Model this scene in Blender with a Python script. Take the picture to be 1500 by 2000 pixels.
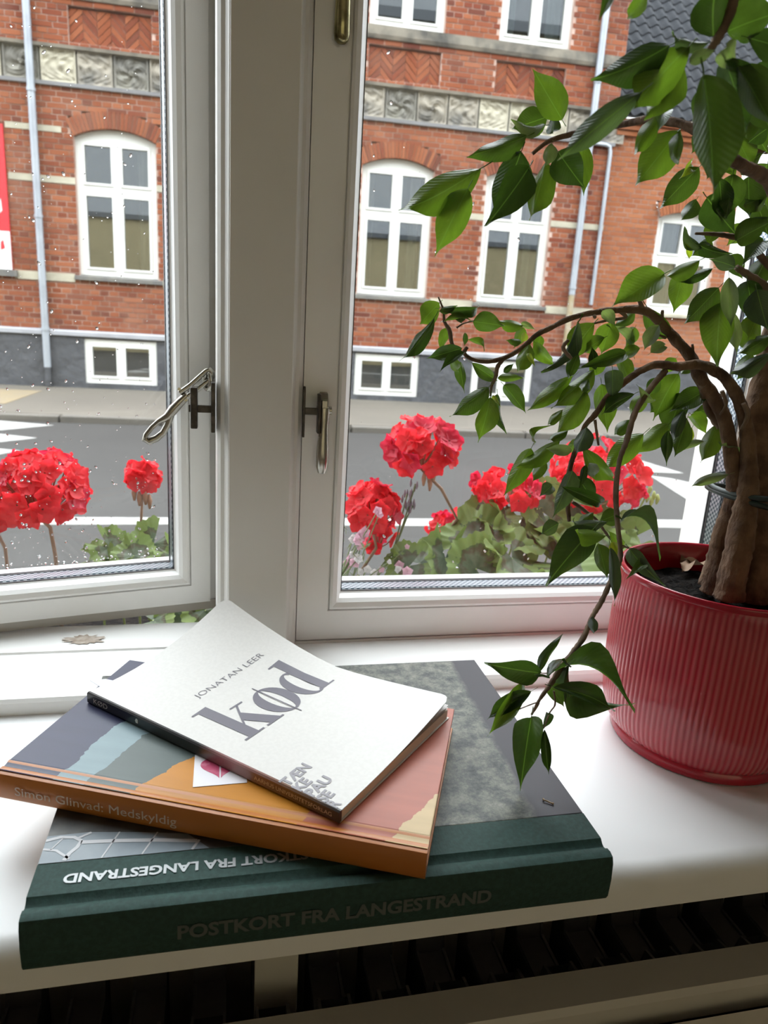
import bpy, bmesh, math, random
from mathutils import Vector, Matrix, noise
random.seed(7)
R_ = math.radians
for o in list(bpy.data.objects):
    bpy.data.objects.remove(o)
SC = bpy.context.scene
COL = SC.collection

# ------------------------------------------------------------------ camera
FPX, CAMH = 1400.0, 0.26
PITCH, ROLL, YAW = R_(14.857), R_(3.508), R_(13.072)
CAM = Vector((0, 0, CAMH))
_cp, _sp, _cy, _sy = math.cos(PITCH), math.sin(PITCH), math.cos(YAW), math.sin(YAW)
_fw = Vector((_sy * _cp, _cy * _cp, -_sp))
_rt = Vector((_cy, -_sy, 0))
_up = _rt.cross(_fw)
_c, _s = math.cos(ROLL), math.sin(ROLL)
_r2, _u2 = _c * _rt + _s * _up, -_s * _rt + _c * _up
camd = bpy.data.cameras.new('camera')
camd.sensor_fit = 'VERTICAL'
camd.sensor_height = 36.0
camd.lens = FPX / 2000.0 * 36.0
camd.clip_start = 0.01
camd.clip_end = 300
camd.dof.use_dof = True
camd.dof.focus_distance = 0.42
camd.dof.aperture_fstop = 18.0
cam = bpy.data.objects.new('camera', camd)
COL.objects.link(cam)
cam.matrix_world = Matrix(((_r2.x, _u2.x, -_fw.x, 0), (_r2.y, _u2.y, -_fw.y, 0),
                           (_r2.z, _u2.z, -_fw.z, CAMH), (0, 0, 0, 1)))
SC.camera = cam

# ------------------------------------------------------------------ sky, exposure
world = bpy.data.worlds.new('overcast_sky')
SC.world = world
world.use_nodes = True
_bg = world.node_tree.nodes['Background']
_bg.inputs[1].default_value = 1.0
# overcast sky: luminance rises from horizon to zenith as 1 + 2 sin(elevation), the same all round
_N, _L = world.node_tree.nodes, world.node_tree.links
_tc = _N.new('ShaderNodeTexCoord')
_sx = _N.new('ShaderNodeSeparateXYZ')
_L.new(_tc.outputs['Generated'], _sx.inputs[0])
_mx = _N.new('ShaderNodeMath')
_mx.operation = 'MAXIMUM'
_mx.inputs[1].default_value = 0.0
_L.new(_sx.outputs['Z'], _mx.inputs[0])
_ma = _N.new('ShaderNodeMath')
_ma.operation = 'MULTIPLY_ADD'
_ma.inputs[1].default_value = 2.0
_ma.inputs[2].default_value = 1.0
_L.new(_mx.outputs[0], _ma.inputs[0])
_vm = _N.new('ShaderNodeVectorMath')
_vm.operation = 'SCALE'
_vm.inputs[0].default_value = (0.92, 0.96, 1.0)
_L.new(_ma.outputs[0], _vm.inputs['Scale'])
_L.new(_vm.outputs[0], _bg.inputs[0])
SC.view_settings.view_transform = 'Standard'
SC.view_settings.look = 'None'
SC.view_settings.gamma = 1.0
SC.view_settings.use_curve_mapping = False
SC.view_settings.exposure = 1.82
SC.cycles.use_denoising = True
SC.cycles.use_adaptive_sampling = True
SC.cycles.adaptive_threshold = 0.06
SC.cycles.max_bounces = 8
SC.cycles.diffuse_bounces = 4
SC.cycles.glossy_bounces = 4
SC.cycles.transparent_max_bounces = 16
SC.cycles.transmission_bounces = 8
SC.cycles.sample_clamp_indirect = 6.0
SC.cycles.caustics_reflective = False
SC.cycles.caustics_refractive = False


def portal(loc, rot, sx, sy):
    l = bpy.data.lights.new('opening_portal', 'AREA')
    l.shape = 'RECTANGLE'
    l.size, l.size_y = sx, sy
    l.cycles.is_portal = True
    o = bpy.data.objects.new('opening_portal', l)
    o.location, o.rotation_euler = loc, rot
    COL.objects.link(o)


portal((0.04, 0.66, 0.72), (R_(-90), 0, 0), 0.95, 1.5)     # faces into the room
portal((0.2, -3.1, 0.575), (R_(90), 0, 0), 2.6, 1.85)        # added opening in the unseen rear wall, brightens the room


# ------------------------------------------------------------------ helpers
def ray(u, v):
    return (_r2 * (u - 750) + _u2 * (-(v - 1000)) + _fw * FPX)


def at(u, v, y):
    """point of the world at depth y that the photograph shows at u, v"""
    d = ray(u, v)
    return CAM + d * (y / d.y)


def atz(u, v, z):
    d = ray(u, v)
    return CAM + d * ((z - CAMH) / d.z)


def srgb(r, g, b):
    f = lambda c: (c / 255 / 12.92) if c <= 10 else ((c / 255 + .055) / 1.055) ** 2.4
    return (f(r), f(g), f(b), 1)


MATS = {}


def mat(name, col, rough=.5, metal=0., var=None, bump=None, spec=.5, coat=0., transl=0., objcol=False, sheen=0.):
    """procedural principled material; var=(scale, colour2, lo, hi, stretch), bump=(scale, strength, stretch, distance)"""
    m = bpy.data.materials.new(name)
    m.use_nodes = True
    N, L = m.node_tree.nodes, m.node_tree.links
    P = N['Principled BSDF']
    c = col if len(col) == 4 else (*col, 1)
    P.inputs['Base Color'].default_value = c
    P.inputs['Roughness'].default_value = rough
    P.inputs['Metallic'].default_value = metal
    P.inputs['Specular IOR Level'].default_value = spec
    P.inputs['Coat Weight'].default_value = coat
    P.inputs['Coat Roughness'].default_value = .06
    tc = N.new('ShaderNodeTexCoord')
    out = None
    if var:
        sc, c2, lo, hi, st = (list(var) + [(1, 1, 1)])[:5]
        mp = N.new('ShaderNodeMapping')
        mp.inputs['Scale'].default_value = st
        L.new(tc.outputs['Object'], mp.inputs[0])
        n = N.new('ShaderNodeTexNoise')
        n.inputs['Scale'].default_value = sc
        n.inputs['Detail'].default_value = 6
        L.new(mp.outputs[0], n.inputs['Vector'])
        r = N.new('ShaderNodeValToRGB')
        r.color_ramp.elements[0].position, r.color_ramp.elements[1].position = lo, hi
        r.color_ramp.elements[0].color = c
        r.color_ramp.elements[1].color = c2 if len(c2) == 4 else (*c2, 1)
        L.new(n.outputs['Fac'], r.inputs[0])
        out = r.outputs[0]
        L.new(out, P.inputs['Base Color'])
    if bump:
        sc, st, stretch, dist = (list(bump) + [(1, 1, 1), .001][len(bump) - 2:])[:4] if len(bump) < 4 else bump
        mp = N.new('ShaderNodeMapping')
        mp.inputs['Scale'].default_value = stretch
        L.new(tc.outputs['Object'], mp.inputs[0])
        n = N.new('ShaderNodeTexNoise')
        n.inputs['Scale'].default_value = sc
        n.inputs['Detail'].default_value = 5
        L.new(mp.outputs[0], n.inputs['Vector'])
        b = N.new('ShaderNodeBump')
        b.inputs['Strength'].default_value = st
        b.inputs['Distance'].default_value = dist
        L.new(n.outputs['Fac'], b.inputs['Height'])
        L.new(b.outputs[0], P.inputs['Normal'])
    if transl:
        t = N.new('ShaderNodeBsdfTranslucent')
        t.inputs[0].default_value = c
        if out:
            L.new(out, t.inputs[0])
        mx = N.new('ShaderNodeMixShader')
        mx.inputs[0].default_value = transl
        L.new(P.outputs[0], mx.inputs[1])
        L.new(t.outputs[0], mx.inputs[2])
        L.new(mx.outputs[0], N['Material Output'].inputs[0])
    MATS[name] = m
    return m


class MB:
    """collects faces of one part"""
    def __init__(s):
        s.v, s.f = [], []

    def add(s, vs, fs):
        k = len(s.v)
        s.v += [tuple(p) for p in vs]
        s.f += [tuple(i + k for i in q) for q in fs]
        return s

    def box(s, x0, x1, y0, y1, z0, z1):
        return s.add([(x0, y0, z0), (x1, y0, z0), (x1, y1, z0), (x0, y1, z0), (x0, y0, z1), (x1, y0, z1), (x1, y1, z1), (x0, y1, z1)],
                     [(0, 3, 2, 1), (4, 5, 6, 7), (0, 1, 5, 4), (1, 2, 6, 5), (2, 3, 7, 6), (3, 0, 4, 7)])

    def prism(s, poly, a, b, axis='y'):
        """polygon (p, q) extruded along axis from a to b"""
        def P(p, q, t):
            return {'y': (p, t, q), 'x': (t, p, q), 'z': (p, q, t)}[axis]
        n = len(poly)
        vs = [P(p, q, a) for p, q in poly] + [P(p, q, b) for p, q in poly]
        fs = [tuple(range(n)), tuple(range(2 * n - 1, n - 1, -1))] + [(i, (i + 1) % n, n + (i + 1) % n, n + i) for i in range(n)]
        return s.add(vs, fs)

    def tube(s, pts, rad, n=8, cap=True):
        pts = [Vector(p) for p in pts]
        if not hasattr(rad, '__len__'):
            rad = [rad] * len(pts)
        vs, fs = [], []
        t0 = (pts[1] - pts[0]).normalized()
        nx = t0.orthogonal().normalized()
        for i, p in enumerate(pts):
            t = (pts[min(i + 1, len(pts) - 1)] - pts[max(i - 1, 0)]).normalized()
            nx = (nx - t * nx.dot(t)).normalized()
            ny = t.cross(nx)
            for k in range(n):
                a = 2 * math.pi * k / n
                vs.append(p + (nx * math.cos(a) + ny * math.sin(a)) * rad[i])
        for i in range(len(pts) - 1):
            for k in range(n):
                fs.append((i * n + k, i * n + (k + 1) % n, (i + 1) * n + (k + 1) % n, (i + 1) * n + k))
        if cap:
            fs.append(tuple(range(n - 1, -1, -1)))
            fs.append(tuple(range((len(pts) - 1) * n, len(pts) * n)))
        return s.add(vs, fs)

    def lathe(s, prof, n=48, rfun=None):
        vs, fs = [], []
        for i, (r, z) in enumerate(prof):
            for k in range(n):
                a = 2 * math.pi * k / n
                rr = r + (rfun(i, k) if rfun else 0)
                vs.append((rr * math.cos(a), rr * math.sin(a), z))
        for i in range(len(prof) - 1):
            for k in range(n):
                fs.append((i * n + k, i * n + (k + 1) % n, (i + 1) * n + (k + 1) % n, (i + 1) * n + k))
        return s.add(vs, fs)

    def grid(s, fn, nu, nv):
        vs = [fn(i / nu, j / nv) for j in range(nv + 1) for i in range(nu + 1)]
        fs = [(j * (nu + 1) + i, j * (nu + 1) + i + 1, (j + 1) * (nu + 1) + i + 1, (j + 1) * (nu + 1) + i) for j in range(nv) for i in range(nu)]
        return s.add(vs, fs)

    def mesh(s, name, m=None, smooth=False, bevel=0, recalc=True):
        me = bpy.data.meshes.new(name)
        me.from_pydata(s.v, [], s.f)
        if recalc or bevel:
            bm = bmesh.new()
            bm.from_mesh(me)
            if recalc:
                bmesh.ops.recalc_face_normals(bm, faces=bm.faces)
            if bevel:
                bmesh.ops.bevel(bm, geom=[e for e in bm.edges if e.calc_face_angle(0) > .5], offset=bevel, segments=2, profile=.5, affect='EDGES')
            bm.to_mesh(me)
            bm.free()
        if m:
            me.materials.append(MATS[m] if isinstance(m, str) else m)
        if smooth:
            for p in me.polygons:
                p.use_smooth = True
            if smooth is not True:
                me.set_sharp_from_angle(angle=R_(smooth))
        return me

    def build(s, name, m, parent=None, smooth=False, bevel=0, recalc=True):
        return link(name, s.mesh(name, m, smooth, bevel, recalc), parent)


WMI = {}


def link(name, data, parent=None, matrix=None):
    o = bpy.data.objects.new(name, data)
    COL.objects.link(o)
    if matrix is not None:
        o.matrix_basis = matrix
    if parent is not None:
        o.parent = parent
        if parent.name in WMI:
            o.matrix_parent_inverse = WMI[parent.name]
    return o


def tag(o, label=None, cat=None, group=None, kind=None):
    for k, val in (('label', label), ('category', cat), ('group', group), ('kind', kind)):
        if val:
            o[k] = val
    return o


def empty(name, loc=(0, 0, 0), rz=0, label=None, cat=None, group=None, kind=None, local=False):
    """a thing: an Empty at its base. local: its parts are modelled in its own frame, else in world space"""
    o = bpy.data.objects.new(name, None)
    o.empty_display_size = .02
    COL.objects.link(o)
    o.location = loc
    o.rotation_euler = (0, 0, rz)
    if not local:
        WMI[o.name] = (Matrix.Translation(loc) @ Matrix.Rotation(rz, 4, 'Z')).inverted()
    return tag(o, label, cat, group, kind)


def text_mesh(body, size, offset=0., spacing=1., sx=1.):
    c = bpy.data.curves.new('lettering', 'FONT')
    c.body, c.size, c.offset, c.space_character = body, size, offset, spacing
    c.resolution_u = 3
    o = bpy.data.objects.new('lettering', c)
    COL.objects.link(o)
    dg = bpy.context.evaluated_depsgraph_get()
    me = bpy.data.meshes.new_from_object(o.evaluated_get(dg))
    bpy.data.objects.remove(o)
    bpy.data.curves.remove(c)
    vs = [(p.co.x * sx, p.co.y) for p in me.vertices]
    fs = [tuple(p.vertices) for p in me.polygons]
    bpy.data.meshes.remove(me)
    return vs, fs


def lettering(name, body, size, m, fn, parent, offset=0., spacing=1., sx=1., width=None):
    """flat print: fn maps the text plane (x, y) to the parent's frame; width fits its length"""
    vs, fs = text_mesh(body, size, offset, spacing, sx)
    if width:
        w = max(p[0] for p in vs) - min(p[0] for p in vs)
        x0 = min(p[0] for p in vs)
        vs = [((p[0] - x0) * width / w, p[1]) for p in vs]
    b = MB()
    b.add([fn(x, y) for x, y in vs], fs)
    return b.build(name, m, parent, recalc=False)


# ------------------------------------------------------------------ materials
mat('white_paint', (.87, .865, .85), .32, var=(9, (.83, .82, .80), .45, .75, (1, 1, .25)), bump=(90, .12, (1, 1, .06), .0006))
mat('white_paint_rail', (.87, .865, .85), .32, bump=(90, .12, (.06, 1, 1), .0006))
mat('frame_trim_paint', (.74, .725, .69), .38, var=(6, (.68, .66, .62), .4, .8), bump=(120, .1, (1, 1, .1), .0004))
mat('sill_paint', (.88, .885, .89), .38, var=(4, (.86, .86, .87), .4, .8), bump=(60, .04, (1, 1, 1), .0004))
mat('raw_wood', (.30, .235, .18), .8, var=(160, (.50, .43, .37), .35, .65), bump=(300, .5, (1, 1, 1), .001))
mat('recess_paint', (.46, .43, .39), .5)
mat('gasket', (.012, .013, .016), .45)
mat('steel', (.46, .44, .39), .22, 1.0, var=(60, (.28, .26, .22), .4, .7), bump=(200, .1, (1, 1, 1), .0003))
mat('dark_iron', (.055, .048, .042), .42, .7, var=(120, (.16, .14, .12), .45, .8), bump=(200, .3, (1, 1, 1), .0004))
mat('brass', (.52, .48, .26), .22, 1.0, var=(80, (.10, .08, .04), .45, .7), bump=(120, .4, (1, 1, .3), .0008))
mat('room_wall', (.62, .57, .51), .8, bump=(60, .1, (1, 1, 1), .001))
mat('room_ceiling', (.76, .73, .68), .85, bump=(60, .1, (1, 1, 1), .001))
mat('room_floor', (.34, .25, .17), .5, var=(5, (.26, .19, .13), .3, .7, (1, 8, 1)))
mat('radiator_paint', (.56, .53, .475), .45, bump=(60, .05, (1, 1, 1), .0004))
mat('radiator_dark', (.10, .098, .10), .6)
mat('render_beige', (.40, .34, .20), .9, var=(3, (.35, .30, .18), .3, .7), bump=(30, .2, (1, 1, 1), .005))
mat('roof_grey', (.10, .11, .125), .6, bump=(12, .4, (1, 1, 1), .02))

m = mat('spacer_metal', (.55, .60, .66), .3, .8)
N, L = m.node_tree.nodes, m.node_tree.links
ck = N.new('ShaderNodeTexChecker')
ck.inputs['Scale'].default_value = 420
ck.inputs[1].default_value = (.46, .50, .54, 1)
ck.inputs[2].default_value = (.10, .13, .16, 1)
tc = N.new('ShaderNodeTexCoord')
L.new(tc.outputs['Object'], ck.inputs[0])
L.new(ck.outputs[0], N['Principled BSDF'].inputs['Base Color'])


def glass(name, refl=1.0, tint=(.97, .985, .98), rough=0.0):
    m = bpy.data.materials.new(name)
    m.use_nodes = True
    N, L = m.node_tree.nodes, m.node_tree.links
    N.remove(N['Principled BSDF'])
    t = N.new('ShaderNodeBsdfTransparent')
    t.inputs[0].default_value = (*tint, 1)
    g = N.new('ShaderNodeBsdfGlossy')
    g.inputs['Roughness'].default_value = rough
    f = N.new('ShaderNodeFresnel')
    f.inputs[0].default_value = 1.45
    ma = N.new('ShaderNodeMath')
    ma.operation = 'MULTIPLY_ADD'
    ma.use_clamp = True
    ma.inputs[1].default_value = refl
    ma.inputs[2].default_value = 0.0 if refl <= 1 else .12
    L.new(f.outputs[0], ma.inputs[0])
    mx = N.new('ShaderNodeMixShader')
    L.new(ma.outputs[0], mx.inputs[0])
    L.new(t.outputs[0], mx.inputs[1])
    L.new(g.outputs[0], mx.inputs[2])
    L.new(mx.outputs[0], N['Material Output'].inputs[0])
    MATS[name] = m
    return m


glass('pane_glass', .7)
glass('far_glass', 3.0, (.75, .78, .76))
m = bpy.data.materials.new('water')
m.use_nodes = True
P = m.node_tree.nodes['Principled BSDF']
P.inputs['Transmission Weight'].default_value = 1
P.inputs['Roughness'].default_value = 0
P.inputs['IOR'].default_value = 1.33
MATS['water'] = m

# ------------------------------------------------------------------ the room
WX0, WX1, WZ1 = -0.42, 0.50, 1.45          # window opening
YIN, YOUT = 0.40, 0.60                     # inner and outer face of the window wall
rx0, rx1, ry0, rz0, rz1 = -1.7, 2.1, -3.0, -0.80, 1.75


def struct(name, mb, m, label, cat, **k):
    return tag(mb.build(name, m, None, **k), label, cat, None, 'structure')


struct('floor', MB().box(rx0 - .2, rx1 + .2, ry0 - .2, YIN, rz0 - .1, rz0), 'room_floor', 'brown wooden room floor below the window', 'floor')
struct('ceiling', MB().box(rx0 - .2, rx1 + .2, ry0 - .2, YIN, rz1, rz1 + .1), 'room_ceiling', 'plain white ceiling of the room', 'ceiling')
struct('wall_left', MB().box(rx0 - .2, rx0, ry0, YIN, rz0, rz1), 'room_wall', 'pale painted wall left of the window', 'wall')
struct('wall_right', MB().box(rx1, rx1 + .2, ry0, YIN, rz0, rz1), 'room_wall', 'pale painted wall right of the window', 'wall')
b = MB().box(rx0, rx1, ry0 - .2, ry0, rz0, -.35).box(rx0, rx1, ry0 - .2, ry0, 1.5, rz1)
b.box(rx0, -1.1, ry0 - .2, ry0, -.35, 1.5).box(1.5, rx1, ry0 - .2, ry0, -.35, 1.5)  # wide gap added behind the camera so sky light fills the room
struct('wall_back', b, 'room_wall', 'pale rear wall of the room with a wide opening added to let in fill light', 'wall')
# the window wall: niche down to the radiator, lintel and piers
b = MB().box(rx0, rx1, YIN, YOUT, rz0 - .3, -.02).box(rx0, rx1, YIN, YOUT, WZ1, rz1 + .3)
b.box(rx0, WX0, YIN, YOUT, -.02, WZ1).box(WX1, rx1, YIN, YOUT, -.02, WZ1)
struct('wall_window', b, 'room_wall', 'wall around the white window, behind the radiator', 'wall')
# outside of the same house
b = MB().box(-14, 14, YOUT, YOUT + .04, -1.1, -.06).box(-14, 14, YOUT, YOUT + .04, WZ1, 2.45)
b.box(-14, WX0, YOUT, YOUT + .04, -.06, WZ1).box(WX1, 14, YOUT, YOUT + .04, -.06, WZ1)
struct('wall_exterior', b, 'render_beige', 'ochre rendered outside of the house with the window', 'wall')
b = MB().prism([(YOUT + .10, 2.42), (YOUT + .10, 2.54), (-4.5, 5.6), (-4.5, 5.4)], -14, 14, 'x')
struct('roof', b, 'roof_grey', 'grey roof over the house with the window', 'roof')

RH = empty('rear_house', (0, -12, -1.05), 0, 'tall ochre house behind the room, seen as a reflection in upper windows', 'building')
MB().box(-14, 14, -16, -10, -1.05, 11.5).build('wall', 'render_beige', RH)
MB().prism([(-9.7, 11.4), (-9.7, 11.75), (-13, 15.0), (-16.3, 11.75), (-16.3, 11.4)], -14.2, 14.2, 'x').build('roof', 'roof_grey', RH)

# window sill board with rounded front edge
ys, t = .264, .026
prof = []
for k in range(9):
    a = math.pi / 2 * k / 8
    prof.append((ys + .010 - .010 * math.sin(a), -.010 + .010 * math.cos(a)))
prof += [(ys, -t + .004), (ys + .004, -t), (.46, -t), (.46, 0)]
b = MB().prism(prof, -.75, .90, 'x')
struct('window_sill', b, 'sill_paint', 'wide white painted window sill carrying books and pot', 'window sill', smooth=35)

# bottom rail of the window frame: ledge, then the shelf under the sashes
b = MB().prism([(.452, 0), (.452, .0085), (.4545, .0105), (.517, .0115), (.5185, .0095), (.5195, .0095), (.5205, .0118), (.566, .0112), (.572, .0085), (.576, .0), (.578, -.06), (.452, -.06)], WX0, WX1, 'x')
rail = struct('trim_2', b, 'white_paint_rail', 'white bottom rail of the window frame behind the sill', 'window frame', smooth=25)
# peeled paint
b = MB()
rng = random.Random(3)
vs, n = [(-.103, .5395, .0122)], 40
for k in range(n):
    a = 2 * math.pi * k / n
    r = 1 + .38 * rng.uniform(-1, .6)
    vs.append((-.103 + .0160 * r * math.cos(a), .5385 + .0075 * r * math.sin(a), .0122))
b.add(vs, [(0, 1 + k, 1 + (k + 1) % n) for k in range(n)])
tag(b.build('peeled_patch', 'raw_wood', rail), 'patch of bare grey wood where paint peeled')

# mullion
def mprof(x0, x1):
    L_ = [(x0, .64), (x0, .5205), (x0 + .0012, .5165), (x0 + .0035, .5135), (x0 + .006, .5125), (x0 + .0078, .5095), (x0 + .0085, .5065), (x0 + .0092, .5060), (x0 + .0094, .5040)]
    R2 = [(x1 - (p - x0), y) for p, y in L_][::-1]
    return L_ + R2


b = MB().prism(mprof(-.0055, .0555), .0, WZ1, 'z')
struct('trim_1', b, 'frame_trim_paint', 'upright white mullion post between the two sashes', 'window mullion', smooth=20)
b = MB().box(WX0, WX0 + .03, .50, .64, .0, WZ1).box(WX1 - .03, WX1, .50, .64, .0, WZ1).box(WX0 + .03, WX1 - .03, .50, .64, WZ1 - .03, WZ1)
struct('trim_3', b, 'frame_trim_paint', 'white jambs and head of the window frame', 'window frame')


# sashes -----------------------------------------------------------
def sash(root, x0, x1, z0, z1, rebate):
    """parts of a glazed sash in root's frame; y=0 is its room face"""
    pr = [(0, 0), (.0242, 0), (.0246, .0022), (.0252, .0022), (.0256, -.0004), (.0275, -.0012), (.031, .0002), (.0335, .0035), (.0348, .0105), (.0360, .0120), (.0362, .0140),
          (.0310, .0142), (.0310, .0325), (.0355, .0335), (.0345, .050), (0, .050)]
    if rebate:
        pr = [(.0085, 0)] + pr[1:-1] + [(.0, .050), (0, .0052), (.0085, .0045)]
    sides = {'bottom_rail': lambda i, e: (x0 + i if e == 0 else x1 - i, z0 + i),
             'top_rail': lambda i, e: (x0 + i if e == 0 else x1 - i, z1 - i),
             'stile': lambda i, e: (x0 + i, z0 + i if e == 0 else z1 - i),
             'stile.001': lambda i, e: (x1 - i, z0 + i if e == 0 else z1 - i)}
    for nm, fn in sides.items():
        b = MB()
        n = len(pr)
        vs = [(fn(i, 0)[0], y, fn(i, 0)[1]) for i, y in pr] + [(fn(i, 1)[0], y, fn(i, 1)[1]) for i, y in pr]
        b.add(vs, [tuple(range(n)), tuple(range(2 * n - 1, n - 1, -1))] + [(i, (i + 1) % n, n + (i + 1) % n, n + i) for i in range(n)])
        b.build(nm.split('.')[0], 'white_paint_rail' if 'rail' in nm else 'white_paint', root, smooth=20)
    i = .030
    for y in (.0145, .0310):
        MB().add([(x0 + i, y, z0 + i), (x1 - i, y, z0 + i), (x1 - i, y, z1 - i), (x0 + i, y, z1 - i)], [(0, 1, 2, 3)]).build('pane', 'pane_glass', root)
    def ring(a, c, ya, yb):
        return MB().box(x0 + a, x1 - a, ya, yb, z0 + a, z0 + c).box(x0 + a, x1 - a, ya, yb, z1 - c, z1 - a).box(x0 + a, x0 + c, ya, yb, z0 + c, z1 - c).box(x1 - c, x1 - a, ya, yb, z0 + c, z1 - c)
    tag(ring(.0300, .0368, .0160, .0285).build('spacer', 'spacer_metal', root), 'dotted silver spacer bar between the panes')
    ring(.0300, .0372, .0287, .0306).build('spacer_seal', 'gasket', root)
    ring(.0345, .0366, .0120, .0138).build('gasket', 'gasket', root)
    ring(.0300, .0372, .0316, .0330).build('gasket', 'gasket', root)


W2 = empty('window_2', (.0562, .522, .0125), 0, 'closed right window sash with white frame behind the ficus', 'window', kind='structure', local=True)
sash(W2, 0, .41, 0, 1.40, False)
OA = R_(12.7)
SW = .345
W1 = empty('window_1', (-.0025 - SW * math.cos(OA), .589 - SW * math.sin(OA), .0125), OA, 'left window sash standing ajar, rain drops on its glass', 'window', kind='structure', local=True)
sash(W1, 0, SW, 0, 1.40, True)
tag(MB().box(.001, SW - .001, .0034, .0050, .0003, .0086).build('weather_strip', 'recess_paint', W1), 'taupe unpainted strip along the bottom of the sash')

# rain drops on the outer face of the left pane, a few on the right one
def drops(root, n, x0, x1, z0, z1, seed, zpow):
    rng = random.Random(seed)
    b = MB()
    for k in range(n):
        x = rng.uniform(x0, x1)
        z = z0 + (z1 - z0) * rng.random() ** zpow
        r = rng.choice((.0003, .0004, .0005, .0006, .0008, .0012))
        e = rng.uniform(.8, 1.5)
        tilt = rng.uniform(-.6, .6)
        vs = [(x, .0318 + r * .55, z)]
        for rr, yy in ((.6, .42), (1, 0)):
            for a in range(7):
                an = 2 * math.pi * a / 7
                px, pz = r * rr * math.cos(an), r * rr * e * math.sin(an)
                vs.append((x + px + pz * tilt, .0318 + r * yy, z + pz))
        fs = [(0, 1 + a, 1 + (a + 1) % 7) for a in range(7)] + [(1 + a, 8 + a, 8 + (a + 1) % 7, 1 + (a + 1) % 7) for a in range(7)] + [tuple(range(14, 7, -1))]
        b.add(vs, fs)
    return tag(b.build('rain_drops', 'water', root, smooth=True), 'small rain drops clinging to the glass', None, None, 'stuff')


drops(W1, 640, SW - .24, SW - .045, .042, .46, 5, 2.5)
drops(W2, 90, .046, .34, .045, .46, 6, 1.6)

# handles ----------------------------------------------------------
def cyl(b, p0, p1, r, n=12):
    return b.tube([p0, p1], r, n)


# right sash: closed hook handle, keeper on the mullion
kb = empty('keeper_bracket', (.0555, .515, .19), 0, 'dark metal keeper on the mullion beside the right sash handle', 'window catch')
b = MB().prism([(.512, .176), (.5165, .176), (.5175, .19), (.5165, .211), (.514, .2125), (.512, .211)], .0552, .0568, 'x')
b.build('plate', 'dark_iron', kb, bevel=.0004)
MB().box(.0565, .0660, .5115, .5135, .1925, .1975).build('arm', 'dark_iron', kb, bevel=.0004)
MB().box(.0655, .0675, .508, .5165, .1795, .2075).build('catch_plate', 'dark_iron', kb, bevel=.0006)
hn = empty('window_handle', (.0705, .518, .195), 0, 'polished steel drop handle hanging closed on the right sash', 'window handle')
b = MB().prism([(.5225, .2085), (.5225, .188), (.519, .188), (.5165, .1925), (.5165, .203), (.519, .2075)], .0675, .0740, 'x')
b.build('hinge_block', 'steel', hn, bevel=.0012)
cyl(MB(), (.0655, .5165, .1955), (.0762, .5165, .1955), .0029).build('pivot_pin', 'steel', hn, smooth=40)
MB().box(.0682, .0732, .5120, .5170, .1965, .2035).build('knuckle', 'steel', hn, bevel=.0008)
b = MB()
pts = [(.0706, .5135, .197), (.0705, .5125, .19), (.0704, .5122, .183), (.0703, .5118, .177), (.0702, .5112, .170), (.0702, .5108, .162), (.0702, .5112, .155), (.0702, .512, .1505)]
b.tube(pts, [.0040, .0037, .0033, .0035, .0041, .0045, .0044, .0030], 14)
for i, p in enumerate(b.v):
    b.v[i] = (.0705 + (p[0] - .0705) * 1.0, .5120 + (p[1] - .5120) * .75, p[2])
b.build('lever', 'steel', hn, smooth=50)

# left: keeper H on the mullion, loose hook handle on the open sash
kl = empty('keeper_bracket', (-.006, .515, .195), 0, 'black iron H-shaped keeper on the mullion beside the open sash', 'window catch')
b = MB().box(-.0085, -.0058, .510, .520, .1780, .2125)
b.build('plate', 'dark_iron', kl, bevel=.0005)
MB().box(-.0195, -.0080, .5125, .516, .1915, .1965).build('arm', 'dark_iron', kl, bevel=.0004)
MB().box(-.0222, -.0175, .508, .5195, .1808, .2090).build('catch_plate', 'dark_iron', kl, bevel=.0007)
MB().box(-.0236, -.0220, .512, .516, .1918, .1968).build('rivet', 'dark_iron', kl, bevel=.0004)
hl = empty('hook_handle', (-.012, .575, .21), 0, 'silvery hook handle with looped grip dangling on the open sash', 'window handle')
yh = .562
def hp(u, v, dy=0):
    return at(u, v, yh + dy)
b = MB()
pts = [hp(351, 767), hp(372, 752), hp(392, 734), hp(403, 724), hp(410, 722), hp(414, 727), hp(415, 735), hp(410, 742), hp(398, 751), hp(384, 762), hp(366, 775)]
b.tube(pts, [.0020] * len(pts), 10)
b.build('hook', 'steel', hl, smooth=60)
b = MB()
ring = [hp(406 + 6 * math.cos(a), 745 + 16 * math.sin(a), -.003 * math.cos(a)) for a in [2 * math.pi * k / 16 for k in range(17)]]
b.tube(ring, .0018, 8).build('staple_ring', 'steel', hl, smooth=60)
b = MB()
b.tube([hp(408, 745, .0), at(410, 742, .585)], .002, 8).build('staple_pin', 'steel', hl, smooth=60)
b = MB()
g = [hp(366, 772), hp(352, 785), hp(338, 800), hp(327, 814), hp(311, 822), hp(297, 834), hp(285, 849), hp(283, 858), hp(291, 862), hp(306, 856), hp(319, 845), hp(327, 830), hp(333, 812)]
gr = [.0030, .0034, .0038, .0034, .0022, .0019, .0020, .0025, .0030, .0028, .0025, .0024, .0028]
b.tube(g, gr, 10).build('loop_grip', 'steel', hl, smooth=60)
cyl(MB(), hp(350, 760, -.003), hp(350, 760, .003), .0012).build('rivet', 'steel', hl, smooth=40)
cyl(MB(), hp(363, 781, -.003), hp(363, 781, .003), .0013).build('rivet', 'steel', hl, smooth=40)

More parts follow.
